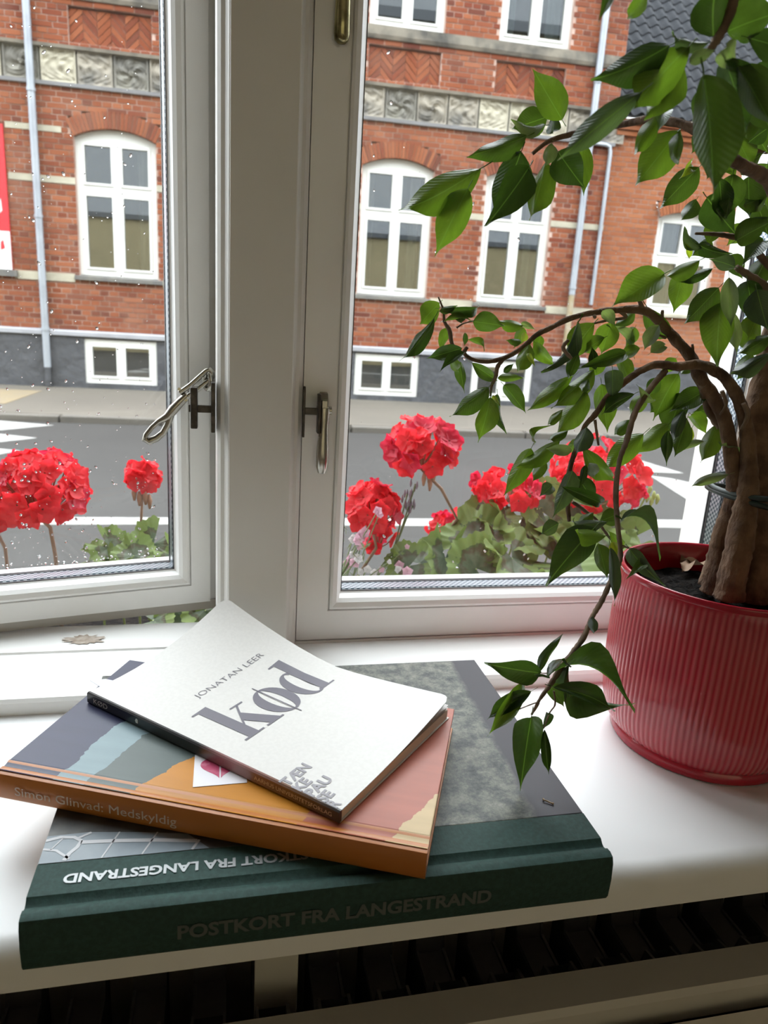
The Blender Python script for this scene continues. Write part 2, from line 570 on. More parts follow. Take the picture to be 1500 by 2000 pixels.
# brass bolt end on the right sash
bo = empty('brass_bolt', (.073, .518, .431), 0, 'old brass bolt end on the right sash at the top', 'window bolt')
b = MB()
prof = [(0, .4305), (.0025, .4308), (.0045, .4325), (.0052, .436), (.0050, .445), (.0045, .47), (.0045, .52)]
b.tube([(.0735, .519, z) for r, z in prof], [max(r, .0003) for r, z in prof], 16)
b.build('tongue', 'brass', bo, smooth=50)
MB().box(.0690, .0780, .5195, .5222, .4600, .53).build('plate', 'brass', bo, bevel=.0005)

# ------------------------------------------------------------------ street and the house across it
FY, FD = R_(-2.886), 10.5                 # direction and distance of the opposite front


def brickmat(name, cols, mort):
    m = bpy.data.materials.new(name)
    m.use_nodes = True
    N, L = m.node_tree.nodes, m.node_tree.links
    P = N['Principled BSDF']
    P.inputs['Roughness'].default_value = .85
    P.inputs['Specular IOR Level'].default_value = .2
    at_ = N.new('ShaderNodeAttribute')
    at_.attribute_name = 'tone'
    oi = N.new('ShaderNodeObjectInfo')
    ad = N.new('ShaderNodeMath')
    ad.operation = 'ADD'
    L.new(at_.outputs['Fac'], ad.inputs[0])
    L.new(oi.outputs['Random'], ad.inputs[1])
    fr = N.new('ShaderNodeMath')
    fr.operation = 'FRACT'
    L.new(ad.outputs[0], fr.inputs[0])
    r = N.new('ShaderNodeValToRGB')
    el = r.color_ramp.elements
    while len(el) < len(cols):
        el.new(.5)
    for i, c in enumerate(cols):
        el[i].position = i / (len(cols) - 1)
        el[i].color = (*c, 1)
    L.new(fr.outputs[0], r.inputs[0])
    n = N.new('ShaderNodeTexNoise')
    n.inputs['Scale'].default_value = 1.3
    n.inputs['Detail'].default_value = 7
    ge = N.new('ShaderNodeNewGeometry')
    L.new(ge.outputs['Position'], n.inputs['Vector'])
    r2 = N.new('ShaderNodeValToRGB')
    r2.color_ramp.elements[0].position, r2.color_ramp.elements[1].position = .52, .78
    r2.color_ramp.elements[0].color, r2.color_ramp.elements[1].color = (0, 0, 0, 1), (.55, .55, .55, 1)
    L.new(n.outputs['Fac'], r2.inputs[0])
    mx = N.new('ShaderNodeMixRGB')
    L.new(r2.outputs[0], mx.inputs[0])
    L.new(r.outputs[0], mx.inputs[1])
    mx.inputs[2].default_value = (*mort, 1)
    L.new(mx.outputs[0], P.inputs['Base Color'])
    MATS[name] = m


brickmat('red_brick', [(.180, .050, .023), (.225, .071, .033), (.152, .040, .022), (.26, .088, .042), (.105, .032, .022), (.20, .058, .028)], (.26, .135, .095))
brickmat('orange_brick', [(.235, .078, .031), (.265, .094, .041), (.21, .068, .030), (.28, .105, .048)], (.29, .15, .09))
mat('mortar', (.46, .33, .28), .95, var=(2.2, (.24, .14, .105), .35, .7))
mat('stone', (.29, .26, .215), .9, var=(3.5, (.10, .095, .088), .42, .66), bump=(30, .4, (1, 1, 1), .01))
mat('stone_pale', (.40, .37, .29), .9, var=(4, (.29, .265, .21), .4, .7), bump=(30, .3, (1, 1, 1), .01))
mat('stone_dark', (.135, .128, .115), .9, var=(5, (.22, .21, .18), .45, .7), bump=(30, .4, (1, 1, 1), .01))
mat('slate_sill', (.10, .097, .095), .8, var=(5, (.16, .15, .13), .4, .7))
mat('plinth_render', (.066, .068, .077), .9, var=(2.5, (.048, .050, .057), .35, .7), bump=(5, .9, (1, 1, 1), .06))
mat('plinth_band', (.30, .305, .33), .8, var=(3, (.25, .25, .27), .4, .7))
mat('far_white', (.62, .62, .60), .45)
mat('zinc', (.32, .345, .385), .45, .3, var=(3, (.26, .28, .32), .4, .7))
mat('rust_pipe', (.28, .22, .125), .8, var=(8, (.34, .31, .26), .4, .7))
mat('dark_interior', (.05, .05, .048), .9)
mat('curtain', (.42, .41, .39), .9)
mat('curtain_blue', (.36, .42, .48), .9)
mat('poster_red', (.50, .018, .03), .5)
mat('poster_white', (.60, .59, .59), .5)
mat('pantile', (.014, .0155, .019), .9, spec=.2, var=(5, (.026, .028, .032), .4, .7))
mat('asphalt', (.0205, .0184, .0170), .9, var=(1.2, (.026, .0236, .022), .3, .7), bump=(120, .2, (1, 1, 1), .004))
mat('pavement', (.082, .071, .058), .9, var=(1.0, (.097, .084, .068), .3, .7), bump=(40, .2, (1, 1, 1), .004))
mat('pavement_yellow', (.19, .145, .08), .9, var=(6, (.16, .13, .09), .3, .7))
mat('kerb_stone', (.105, .094, .08), .85, var=(4, (.08, .072, .063), .3, .7))
mat('road_paint', (.25, .245, .235), .8, var=(9, (.15, .145, .14), .55, .8))

def flocal(name, mb, m, label, cat, kind='structure', **k):
    o = mb.build(name, m, None, **k)
    o.location = (0, FD, 0)
    o.rotation_euler = (0, 0, FY)
    return tag(o, label, cat, None, kind)


flocal('road', MB().box(-30, 30, -12, -2.76, -1.1, -.93), 'asphalt', 'grey asphalt street outside the window', 'street')
flocal('pavement', MB().box(-30, 30, -2.64, .3, -1.1, -.862), 'pavement', 'beige footpath along the brick house', 'footpath')
flocal('yellow_paving', MB().box(-3.6, -2.25, -2.0, -.6, -.863, -.858), 'pavement_yellow', 'yellowish paving patch on the footpath at the left', 'footpath')
flocal('back_yard', MB().box(-30, 30, -40, -12.0, -1.2, -1.05), 'pavement', 'ground behind the house with the window', 'ground')
kr = empty('kerb', (0, FD, 0), FY, 'row of grey kerb stones between street and footpath', 'kerb', kind='structure', local=True)
kme = MB().box(-.49, .49, 0, .12, -1.05, -.86).mesh('kerb_stone', 'kerb_stone', bevel=.012)
for i in range(22):
    o = link('kerb_stone', kme, kr)
    o.location = (-8 + i, -2.76, random.uniform(-.004, .004))


def roadmark(px, label):
    P = [atz(u, v, -.93) for u, v in px]
    c = sum(P, Vector()) / len(P)
    b = MB().prism([(p.x - c.x, p.y - c.y) for p in P], 0, .004, 'z')
    o = b.build('road_marking', 'road_paint')
    o.location = (c.x, c.y, -.93)
    tag(o, label, 'road marking', 'white road markings')


roadmark([(-60, 822), (0, 822), (105, 831), (0, 841), (-60, 843)], 'white wedge on the street below the left pavement, the upper one')
roadmark([(-60, 848), (0, 848), (72, 856), (0, 864), (-60, 866)], 'white wedge on the street at the left edge, the lower one')
roadmark([(-80, 876), (0, 877), (40, 881), (0, 888), (-80, 888)], 'short white wedge just above the left geranium')
roadmark([(-120, 1010), (330, 1012), (1300, 1016), (1900, 1030), (1900, 1046), (1300, 1031), (330, 1025), (-120, 1026)], 'long thin white line along the near side of the street')
roadmark([(1180, 890), (1235, 895), (1335, 925), (1250, 922)], 'slanted white bar on the street right of the far red flowers')
roadmark([(1270, 930), (1310, 935), (1480, 972), (1340, 975)], 'broad slanted white bar on the street beside the ficus trunk')

BH = empty('brick_house', (0, FD, 0), FY, 'red brick house with arched white windows across the street', 'building', local=True)
S0, S1 = -5.0, 5.39
WINS = [(-1.86, 1.0), (.06, 1.0), (1.83, 1.0), (3.58, 1.0)]
Z0, ZS, RISE = .62, 2.29, .12
BR = (0.5 ** 2 + RISE ** 2) / (2 * RISE)       # intrados radius of the arches
COURSE, BLEN = .0667, .240


def subtract(iv, cuts):
    for a, c in cuts:
        nv = []
        for p, q in iv:
            if c <= p or a >= q:
                nv.append((p, q))
            else:
                if a > p:
                    nv.append((p, a))
                if c < q:
                    nv.append((c, q))
        iv = nv
    return iv


def arch_cut(s0, w, z, zs, rise, ext=.2):
    hw = w / 2
    r = (hw * hw + rise * rise) / (2 * rise)
    zc = zs + rise - r
    if z < zs:
        return [(s0, s0 + w)]
    re = r + ext
    d = re * re - (z - zc) ** 2
    if d <= 0:
        return []
    k = math.sqrt(d)
    k = min(k, hw + (z - zs) * hw / (zc and (zs - zc)))
    return [(s0 + hw - k, s0 + hw + k)]


def zone(z0, z1, s0, s1, cutf, bricks, mortar, single, y=0.0, phase=0):
    n = int(round((z1 - z0) / COURSE))
    ch = (z1 - z0) / n
    for i in range(n):
        za, zb = z0 + i * ch, z0 + (i + 1) * ch
        iv = subtract([(s0, s1)], cutf((za + zb) / 2))
        for p, q in iv:
            mortar.box(p, q, y + .007, y + .14, za, zb)
        header = (i + phase) % 2
        bl = BLEN / 2 if header else BLEN
        off = (.06 if header else ((i // 2) % 2) * .12)
        k = math.floor((s0 - off) / bl)
        x = off + k * bl
        while x < s1:
            for p, q in iv:
                a, c = max(x, p) + .006, min(x + bl, q) - .006
                if c - a > .03:
                    full = (c - a) > bl - .0121
                    dy = random.uniform(-.002, .002)
                    if full and not header and single(x, za):
                        bricks['one'].append((x + bl / 2, y + dy, (za + zb) / 2))
                    else:
                        bricks['mb'].append((a, c, y + dy, za + .006, zb - .006))
            x += bl


def brick_parts(wall, bricks, matname, stuffname='brick'):
    me = MB().box(-.114, .114, 0, .03, -.0272, .0272).mesh('brick', matname, bevel=0)
    for p in bricks['one'][:300]:
        o = link('brick', me, wall)
        o.location = p
    b = MB()
    rest = bricks['mb'] + [(p[0] - .114, p[0] + .114, p[1], p[2] - .0272, p[2] + .0272) for p in bricks['one'][300:]]
    for a, c, y, za, zb in rest:
        b.add([(a, y, za), (c, y, za), (c, y, zb), (a, y, zb), (a, y + .03, za), (c, y + .03, za), (c, y + .03, zb), (a, y + .03, zb)],
              [(0, 1, 2, 3), (1, 5, 6, 2), (4, 0, 3, 7), (3, 2, 6, 7), (4, 5, 1, 0)])
    me = b.mesh('brickwork', matname, recalc=False)
    at_ = me.attributes.new('tone', 'FLOAT', 'FACE')
    rng = random.Random(11)
    vals = []
    for _ in rest:
        vals += [rng.random()] * 5
    at_.data.foreach_set('value', vals)
    tag(link('brickwork', me, wall), 'weathered bricks of the wall', None, None, 'stuff')


# walls of bricks
bricks, mortar = {'one': [], 'mb': []}, MB()
PAN = [(-1.86, .98), (.08, .98), (1.84, .97), (3.57, .99)]


def cut_low(z):
    c = []
    for s, w in WINS:
        if z > Z0 - .07:
            c += arch_cut(s, w, z, ZS, RISE)
    return c


def cut_mid(z):
    return [(s, s + w) for s, w in PAN] if 3.32 < z < 3.72 else []


def cut_up(z):
    return [(s, s + w) for s, w in WINS]


vis = lambda s, z: (-2.62 < s < -1.98) or (2.80 < s < 3.45) or (4.55 < s < 4.8) or (-1.9 < s < -.9 and (2.6 < z or z < .5))
zone(-.10, 2.85, S0, S1, cut_low, bricks, mortar, vis)
zone(3.27, 3.80, S0, S1, cut_mid, bricks, mortar, lambda s, z: False, phase=1)
zone(3.96, 5.60, S0, S1, cut_up, bricks, mortar, lambda s, z: False)
wall = mortar.build('wall', 'mortar', BH)
tag(wall, 'light mortar bed of the brick wall')
brick_parts(wall, bricks, 'red_brick')
MB().box(S0, S1, .14, .20, -1.0, 5.6).build('inner_shell', 'dark_interior', BH) if False else None


def arch(s0, w, zs, rise, parent, matname, n=23, ext=.2):
    hw = w / 2
    r = (hw * hw + rise * rise) / (2 * rise)
    zc = zs + rise - r
    a0 = math.asin(hw / r)
    for i in range(n):
        t0 = -a0 + 2 * a0 * i / n + .0035
        t1 = -a0 + 2 * a0 * (i + 1) / n - .0035
        P = [(s0 + hw + rr * math.sin(t), zc + rr * math.cos(t)) for rr, t in ((r, t0), (r, t1), (r + ext, t1), (r + ext, t0))]
        y = random.uniform(-.012, -.006)
        c = (sum(p[0] for p in P) / 4, sum(p[1] for p in P) / 4)
        o = MB().prism([(p[0] - c[0], p[1] - c[1]) for p in P], y, .05).build('arch_brick', matname, parent)
        o.location = (c[0], 0, c[1])
    # mortar behind
    poly = [(s0 + hw + (r + .004) * math.sin(-a0 + 2 * a0 * k / 12), zc + (r + .004) * math.cos(-a0 + 2 * a0 * k / 12)) for k in range(13)]
    poly += [(s0 + hw + (r + ext - .004) * math.sin(a0 - 2 * a0 * k / 12), zc + (r + ext - .004) * math.cos(a0 - 2 * a0 * k / 12)) for k in range(13)]
    MB().prism(poly, .003, .13).build('arch_bed', 'mortar', parent)


def far_window(parent, s0, w, z0, zs, rise, y=.075, rows=((.11, .99), (1.15, 1.59)), border=.11, mid=.14, curtains=(), back=True, depth=.6):
    """white casement: frame mesh with panes as sub-parts"""
    b = MB()
    ztop = z0 + rows[-1][1]
    bars = [(s0, s0 + border), (s0 + w / 2 - mid / 2, s0 + w / 2 + mid / 2), (s0 + w - border, s0 + w)]
    for a, c in bars:
        b.box(a, c, y, y + .06, z0, ztop)
    zz = [z0] + [z0 + q for rr in rows for q in rr]
    for k in range(0, len(zz) - 1, 2):
        for j in range(2):
            b.box(bars[j][1], bars[j + 1][0], y, y + .06, zz[k], zz[k + 1])
    # raised casement edges
    for j in range(2):
        for lo, hi in rows:
            a, c, p, q = bars[j][1], bars[j + 1][0], z0 + lo, z0 + hi
            e = .028
            for bb in ((a - e, a, p - e, q + e), (c, c + e, p - e, q + e), (a, c, p - e, p), (a, c, q, q + e)):
                b.box(bb[0], bb[1], y - .014, y, bb[2], bb[3])
    if rise:
        hw = w / 2
        r = (hw * hw + rise * rise) / (2 * rise)
        zc = zs + rise - r
        a0 = math.asin(hw / r)
        poly = [(s0 + hw + r * math.sin(a0 - 2 * a0 * k / 14), zc + r * math.cos(a0 - 2 * a0 * k / 14)) for k in range(15)]
        poly = [(s0, ztop), (s0 + w, ztop)] + poly
    else:
        poly = [(s0, ztop), (s0 + w, ztop), (s0 + w, zs), (s0, zs)]
    b.prism(poly, y, y + .06)
    W = b.build('window', 'far_white', parent)
    for j in range(2):
        for lo, hi in rows:
            MB().box(bars[j][1] - .005, bars[j + 1][0] + .005, y + .02, y + .03, z0 + lo - .005, z0 + hi + .005).build('pane', 'far_glass', W)
    for (a, c, m_) in curtains:
        def fn(u, v):
            x = s0 + (a + (c - a) * u) * w
            return (x, y + .16 + .012 * math.sin(u * (c - a) * 60), z0 + .08 + v * (zs - z0))
        MB().grid(fn, 24, 1).build('curtain', m_, W, smooth=True)
    if back:
        MB().box(s0 - .1, s0 + w + .1, y + depth, y + depth + .02, z0 - .1, zs + .2).build('room_behind', 'dark_interior', W)
        MB().box(s0 - .1, s0 - .08, .14, y + depth, z0 - .1, zs + .2).box(s0 + w + .08, s0 + w + .1, .14, y + depth, z0 - .1, zs + .2).box(s0 - .1, s0 + w + .1, .14, y + depth, zs + .18, zs + .2).box(s0 - .1, s0 + w + .1, .14, y + depth, z0 - .1, z0 - .08).build('room_side', 'dark_interior', W)
    return W


CUR = [((.74, .9, 'curtain'),), ((.1, .25, 'curtain'),), ((.12, .2, 'curtain'), (.72, .86, 'curtain')), ((.7, .82, 'curtain'),)]
for k, (s, w) in enumerate(WINS):
    far_window(BH, s, w, Z0, ZS, RISE, curtains=CUR[k])
    arch(s, w, ZS, RISE, BH, 'red_brick')
    MB().prism([(-.045, .555), (-.045, .60), (.08, .63), (.08, .555)], s - .06, s + w + .06, 'x').build('window_sill', 'slate_sill', BH)
    far_window(BH, s, w, 3.965, 5.6, 0, rows=((.11, 1.0), (1.15, 1.5)), curtains=(((.12, .26, 'curtain_blue'), (.7, .9, 'curtain_blue')) if k in (0, 3) else ()))
    far_window(BH, s + .02, w - .06, -.79, -.2, 0, y=-.01, rows=((.10, .49),), border=.1, mid=.12, back=False)
    MB().box(s + .06, s + w - .1, .12, .13, -.75, -.22).build('cellar_dark', 'dark_interior', BH)

# stone courses
cuts = [(s - .002, s + w + .002) for s, w in WINS]
for za, zb in ((1.72, 1.80), (2.31, 2.38)):
    cc = [(s - .14, s + w + .14) for s, w in WINS] if za > 2 else cuts
    for p, q in subtract([(-2.66, S1)], cc):
        if za > 2 and p > -1.9:
            continue
        b = MB().box(p, q, -.006, .05, za, zb)
        b.build('stone_course', 'stone_pale', BH)
for p, q in subtract([(-2.66, S1)], [(s - .06, s + w + .06) for s, w in WINS]):
    MB().box(p, q, -.012, .05, .52, .625).build('stone_course', 'stone_pale', BH)
# sill course of the upper floor, string courses around the frieze
MB().prism([(-.02, 3.80), (-.045, 3.84), (-.07, 3.94), (.02, 3.97), (.1, 3.97), (.1, 3.80)], S0, S1, 'x').build('upper_sill_course', 'stone', BH)
MB().prism([(.02, 3.245), (-.045, 3.25), (-.06, 3.285), (.02, 3.305)], S0, S1, 'x').build('string_course', 'stone', BH)
MB().prism([(.02, 2.83), (-.035, 2.835), (-.05, 2.872), (.02, 2.885)], S0, S1, 'x').build('string_course', 'plinth_band', BH)
MB().box(S0, S1, .03, .14, 2.85, 3.27).build('frieze_bed', 'stone_dark', BH)


def carved(seed, kind):
    rng = random.Random(seed)
    n = 30
    fl = rng.choice((4, 6, 8))
    def hfun(u, v):
        x, z = (u - .5) * 2, (v - .5) * 2
        r, a = math.hypot(x, z), math.atan2(z, x)
        if max(abs(x), abs(z)) > .88:
            return .9
        if kind == 0:
            f = .5 + .5 * math.cos(fl * a + 3 * r)
            h_ = (f * math.sin(math.pi * min(1, r)) + (1 if r < .16 else 0)) * .9
            return h_ + .35 * abs(math.sin(14 * r + 5 * a))
        h_ = noise.noise(Vector((x * 3 + seed, z * 3, 2.2))) + .6 * abs(math.sin(6 * x + 4 * math.sin(3 * z + seed))) * abs(math.cos(5 * z))
        return .4 + h_ * .7
    def fn(u, v):
        return (-.205 + .41 * u, .03 - .042 * hfun(u, v), -.185 + .37 * v)
    me = MB().grid(fn, n, n).mesh('carved_panel', None, smooth=50, recalc=False)
    return me


cv = [carved(3, 0), carved(8, 1), carved(5, 1), carved(9, 0)]
i = 0
s = -2.64
tones = ['stone_dark', 'stone_pale', 'stone', 'stone_dark', 'stone', 'stone_dark']
while s < S1 - .2:
    me = cv[i % 4].copy()
    me.materials.clear()
    me.materials.append(MATS[tones[i % 6] if i < 6 else random.choice(['stone', 'stone', 'stone_dark', 'stone_pale'])])
    o = link('carved_panel', me, BH)
    o.location = (s + .215, 0, 3.065)
    s += .43
    i += 1
MB().box(-3.6, -2.66, -.005, .1, 2.875, 3.25).build('smooth_stone_slab', 'stone_pale', BH)


# herringbone panels below the upper windows
def clip(poly, x0, x1, z0, z1):
    for ax, val, sg in ((0, x0, 1), (0, x1, -1), (1, z0, 1), (1, z1, -1)):
        out = []
        for i in range(len(poly)):
            a, c = poly[i], poly[(i + 1) % len(poly)]
            ia, ic = (a[ax] - val) * sg >= 0, (c[ax] - val) * sg >= 0
            if ia:
                out.append(a)
            if ia != ic:
                t = (val - a[ax]) / (c[ax] - a[ax])
                out.append((a[0] + (c[0] - a[0]) * t, a[1] + (c[1] - a[1]) * t))
        poly = out
        if len(poly) < 3:
            return []
    return poly


def herring(s0, w, z0, z1):
    P = MB().box(s0, s0 + w, .055, .14, z0, z1).build('herringbone_panel', 'mortar', BH)
    Lb, Wb = .20, .062
    c45 = math.sqrt(.5)
    zig = .0
    # chevrons: columns of slanted bricks leaning alternately
    cw = .165
    k = 0
    x = s0
    while x < s0 + w:
        sg = 1 if k % 2 == 0 else -1
        z = z0 - cw
        while z < z1 + cw:
            p = [(x, z), (x + cw, z + sg * cw), (x + cw, z + sg * cw + Wb * 1.25), (x, z + Wb * 1.25)]
            q = clip(p, x + .003, min(x + cw, s0 + w) - .003, z0 + .004, z1 - .004)
            if len(q) >= 3:
                MB().prism(q, .042 + random.uniform(-.004, .004), .07).build('slanted_brick', 'red_brick', P)
            z += Wb * 1.25 + .012
        x += cw
        k += 1


for s, w in PAN:
    herring(s, w, 3.32, 3.72)

# plinth
b = MB()
for p, q in subtract([(S0, S1)], [(s + .02, s + w - .04) for s, w in WINS]):
    b.box(p, q, -.03, .14, -.79, -.20)
b.box(S0, S1, -.03, .14, -.95, -.79).box(S0, S1, -.03, .14, -.20, -.17)
b.build('plinth', 'plinth_render', BH)
MB().prism([(-.03, -.175), (-.06, -.17), (-.06, -.12), (.02, -.09), (.06, -.175)], S0, S1, 'x').build('plinth_band', 'plinth_band', BH)


def pipe(s, za, zb, r, y, parent, m='zinc', name='downpipe', brackets=()):
    o = MB().tube([(s, y, za), (s, y, zb)], r, 16).build(name, m, parent, smooth=40)
    for z in brackets:
        MB().tube([(s, y, z - .02), (s, y, z + .02)], r + .008, 16).box(s - .012, s + .012, y, .01, z - .015, z + .015).build('pipe_bracket', m, o)
    return o


pipe(-2.31, -.60, 5.6, .046, -.07, BH, brackets=(-.1, 1.3, 2.75, 4.2))
pipe(-2.31, -.85, -.60, .04, -.07, BH, 'plinth_render', 'pipe_boot')
pipe(5.0, .80, 5.6, .046, -.07, BH, brackets=(.9, 2.3, 3.6))
pipe(5.0, -.2, .80, .042, -.07, BH, 'rust_pipe', 'pipe_boot')
b = MB().tube([(5.33, -.04, .68), (5.33, -.04, 2.75), (5.31, -.04, 2.82), (5.25, -.04, 2.84), (5.05, -.04, 2.845)], .028, 12)
b.build('conduit', 'zinc', BH, smooth=40)

# poster board in the shop opening at the left
B = MB().box(-4.2, -2.68, -.03, .02, .62, 2.34).build('poster', 'poster_red', BH)
MB().box(-4.2, -2.68, -.033, -.03, .62, 1.09).build('poster_foot', 'poster_white', B)
for x, z, w, h in ((-2.80, .86, .05, .12), (-2.88, .9, .07, .05), (-2.95, .82, .08, .06), (-2.78, 1.30, .03, .18)):
    MB().prism([(x, z), (x + w, z + h * .2), (x + w * .7, z + h), (x + w * .1, z + h * .8)], -.036, -.033).build('poster_mark', 'poster_red' if z < 1.1 else 'poster_white', B)
MB().box(-4.3, -2.62, -.06, .05, .54, .62).build('poster_sill', 'slate_sill', BH)

# neighbouring lower house
NH = empty('neighbour_house', (0, FD, 0), FY, 'lower orange brick house with grey pantiles behind the ficus', 'building', local=True)
bricks, mortar = {'one': [], 'mb': []}, MB()
W4 = (6.26, .98)
zone(-.20, 3.20, S1, 11.0, lambda z: arch_cut(W4[0], W4[1], z, 1.98, .1) + arch_cut(8.6, .98, z, 1.98, .1) if z > .6 else [], bricks, mortar, lambda s, z: 5.4 < s < 6.4 and z > 0, y=.04)
nw = mortar.build('wall', 'mortar', NH)
brick_parts(nw, bricks, 'orange_brick')
for s in (W4[0], 8.6):
    far_window(NH, s, .98, .66, 1.98, .1, y=.10, rows=((.11, .70), (.84, 1.26)), curtains=((.1, .45, 'curtain'), (.55, .9, 'curtain')))
    arch(s, .98, 1.98, .1, NH, 'orange_brick', 21)
    MB().prism([(-.02, .58), (-.02, .62), (.1, .66), (.1, .58)], s - .05, s + 1.03, 'x').build('window_sill', 'stone_pale', NH)
MB().box(S1, 11, .0, .14, -.95, -.20).build('plinth', 'plinth_render', NH)
for z, d in ((3.0, -.01), (3.07, -.04), (3.14, -.07)):
    MB().box(S1 + .02, 11, d, .14, z, z + .06).build('cornice_course', 'orange_brick', NH)
RS = R_(48)
rf = MB().prism([(-.10, 3.20), (-.12, 3.22), (3.0, 3.22 + 3.12 * math.tan(RS)), (3.0, 3.1 + 3.12 * math.tan(RS))], S1, 11, 'x').build('roof', 'roof_grey', NH)
def tf(u, v):
    return ((u - .5) * .2, -.0 - .03 * math.sin(u * 2 * math.pi) - .018 * (1 - v), v * .29)
tme = MB().grid(tf, 8, 1).mesh('roof_tile', 'pantile', smooth=True, recalc=False)
for rr in range(13):
    for c in range(18):
        o = link('roof_tile', tme, rf)
        o.location = (S1 + .12 + c * .2, -.125 + rr * .25 * math.cos(RS) - .03, 3.20 + rr * .25 * math.sin(RS) + .03)
        o.rotation_euler = (-(math.pi / 2 - RS), 0, 0)

# ------------------------------------------------------------------ radiator under the sill
RD = empty('radiator', (0, .30, -.55), 0, 'cream panel radiator with dark convector fins under the sill', 'radiator', local=False)
RT = -.082
b = MB()
b.prism([(.264, RT - .004), (.266, RT), (.285, RT + .001), (.288, RT - .003), (.288, RT - .02), (.264, RT - .02)], -.62, .405, 'x').build('top_rail', 'radiator_paint', RD, smooth=20)
def rf_(u, v):
    x = -.62 + 1.025 * u
    w = abs(((x / .034) % 1) - .5) * 2
    w = min(1, max(0, (w - .25) / .5))
    return (x, .257 + .011 * w * min(1, max(0, (v - .02) * 12)), RT - .012 - .46 * v)
MB().grid(rf_, 400, 24).build('front_panel', 'radiator_paint', RD, smooth=True)
MB().box(-.62, .405, .350, .356, -.56, RT - .004).build('back_panel', 'radiator_paint', RD)
fme = MB().prism([(.289, 0), (.289, -.36), (.350, -.36), (.350, .0), (.338, -.002), (.334, -.018), (.303, -.018), (.299, -.002)], -.0008, .0008, 'x').mesh('fin', 'radiator_dark')
cme = MB().prism([(.299, -.004), (.303, -.020), (.334, -.020), (.338, -.004), (.338, -.3), (.299, -.3)], -.009, .009, 'x').mesh('channel', 'radiator_dark')
for k in range(31):
    x = -.60 + k * .0325
    for dx in (0, .016):
        o = link('fin', fme, RD)
        o.location = (x + dx, 0, RT - .006)
    o = link('channel', cme, RD)
    o.location = (x + .008, 0, RT - .006)
MB().box(.398, .405, .258, .356, -.56, RT - .004).build('end_cover', 'radiator_paint', RD)
MB().box(.3985, .4050, .290, .352, RT - .004, RT + .010).build('end_lip', 'radiator_paint', RD)
MB().tube([(.30, .31, -.56), (.30, .31, -.80)], .008, 10).build('pipe', 'radiator_paint', RD, smooth=40)
MB().tube([(-.55, .31, -.56), (-.55, .31, -.80)], .008, 10).build('pipe', 'radiator_paint', RD, smooth=40)
br = empty('sill_bracket', (.028, .31, -.1), 0, 'flat pale metal bracket with a screw under the sill front', 'bracket')
MB().box(.0165, .0395, .3065, .3085, -.12, -.030).box(.0165, .0395, .3085, .395, -.034, -.0265).build('plate', 'radiator_paint', br, bevel=.0006)
b = MB().tube([(.0285, .3068, -.062), (.0285, .3040, -.062)], [.0036, .0022], 12)
b.build('screw', 'dark_iron', br, smooth=40)

# ------------------------------------------------------------------ books
mat('green_cloth', (.012, .042, .034), .75, var=(400, (.019, .060, .049), .4, .65), bump=(900, .5, (1, .35, 1), .0006))
mat('silver_foil', (.30, .315, .315), .45, .6, bump=(900, .3, (1, 1, 1), .0003))
mat('blind_foil', (.10, .115, .11), .5, .2)
mat('page_edge', (.74, .69, .61), .8, bump=(40, .4, (.02, .02, 40), .0008))
mat('orange_spine', (.50, .17, .030), .34, var=(9, (.46, .15, .025), .4, .7))
mat('spine_letters', (.66, .52, .40), .45)
mat('kod_cover', (.74, .72, .69), .45, var=(500, (.71, .69, .66), .4, .6), bump=(700, .06, (1, 1, 1), .0003))
mat('kod_grey', (.175, .165, .195), .5)
mat('kod_grey_pale', (.33, .315, .34), .5)
mat('kod_white', (.72, .70, .67), .5)
mat('print_blue', (.15, .19, .225), .4, var=(40, (.24, .28, .31), .35, .7))
mat('print_bar', (.50, .50, .52), .4)
mat('print_slate', (.035, .037, .038), .4, var=(90, (.08, .08, .075), .4, .7))
mat('sticker_white', (.80, .78, .82), .4)
mat('heart_pink', (.50, .055, .14), .4, var=(220, (.66, .22, .32), .5, .7))

# rocky photograph printed on the green book
m = mat('rock_print', (.25, .27, .25), .5, spec=.3)
N, L = m.node_tree.nodes, m.node_tree.links
P = N['Principled BSDF']
tc = N.new('ShaderNodeTexCoord')
n1 = N.new('ShaderNodeTexNoise')
n1.inputs['Scale'].default_value = 130
n1.inputs['Detail'].default_value = 12
n1.inputs['Roughness'].default_value = .76
L.new(tc.outputs['Object'], n1.inputs['Vector'])
r = N.new('ShaderNodeValToRGB')
el = r.color_ramp.elements
el.new(.5)
el.new(.6)
for e, p, c in zip(el, (.33, .46, .56, .74), ((.016, .020, .024), (.080, .088, .078), (.165, .168, .138), (.31, .305, .26))):
    e.position, e.color = p, (*c, 1)
L.new(n1.outputs['Fac'], r.inputs[0])
sp = N.new('ShaderNodeSeparateXYZ')
L.new(tc.outputs['Object'], sp.inputs[0])
n2 = N.new('ShaderNodeTexNoise')
n2.inputs['Scale'].default_value = 60
L.new(tc.outputs['Object'], n2.inputs['Vector'])
ma = N.new('ShaderNodeMath')
ma.operation = 'MULTIPLY_ADD'
ma.inputs[1].default_value = .006
L.new(n2.outputs['Fac'], ma.inputs[0])
L.new(sp.outputs['X'], ma.inputs[2])
ma2 = N.new('ShaderNodeMath')
ma2.operation = 'MULTIPLY_ADD'
ma2.inputs[1].default_value = -.045
L.new(sp.outputs['Y'], ma2.inputs[0])
L.new(ma.outputs[0], ma2.inputs[2])
r2 = N.new('ShaderNodeValToRGB')
r2.color_ramp.elements[0].position, r2.color_ramp.elements[1].position = .2305, .2320
L.new(ma2.outputs[0], r2.inputs[0])
mx = N.new('ShaderNodeMixRGB')
L.new(r2.outputs[0], mx.inputs[0])
L.new(r.outputs[0], mx.inputs[1])
mx.inputs[2].default_value = (.034, .030, .038, 1)
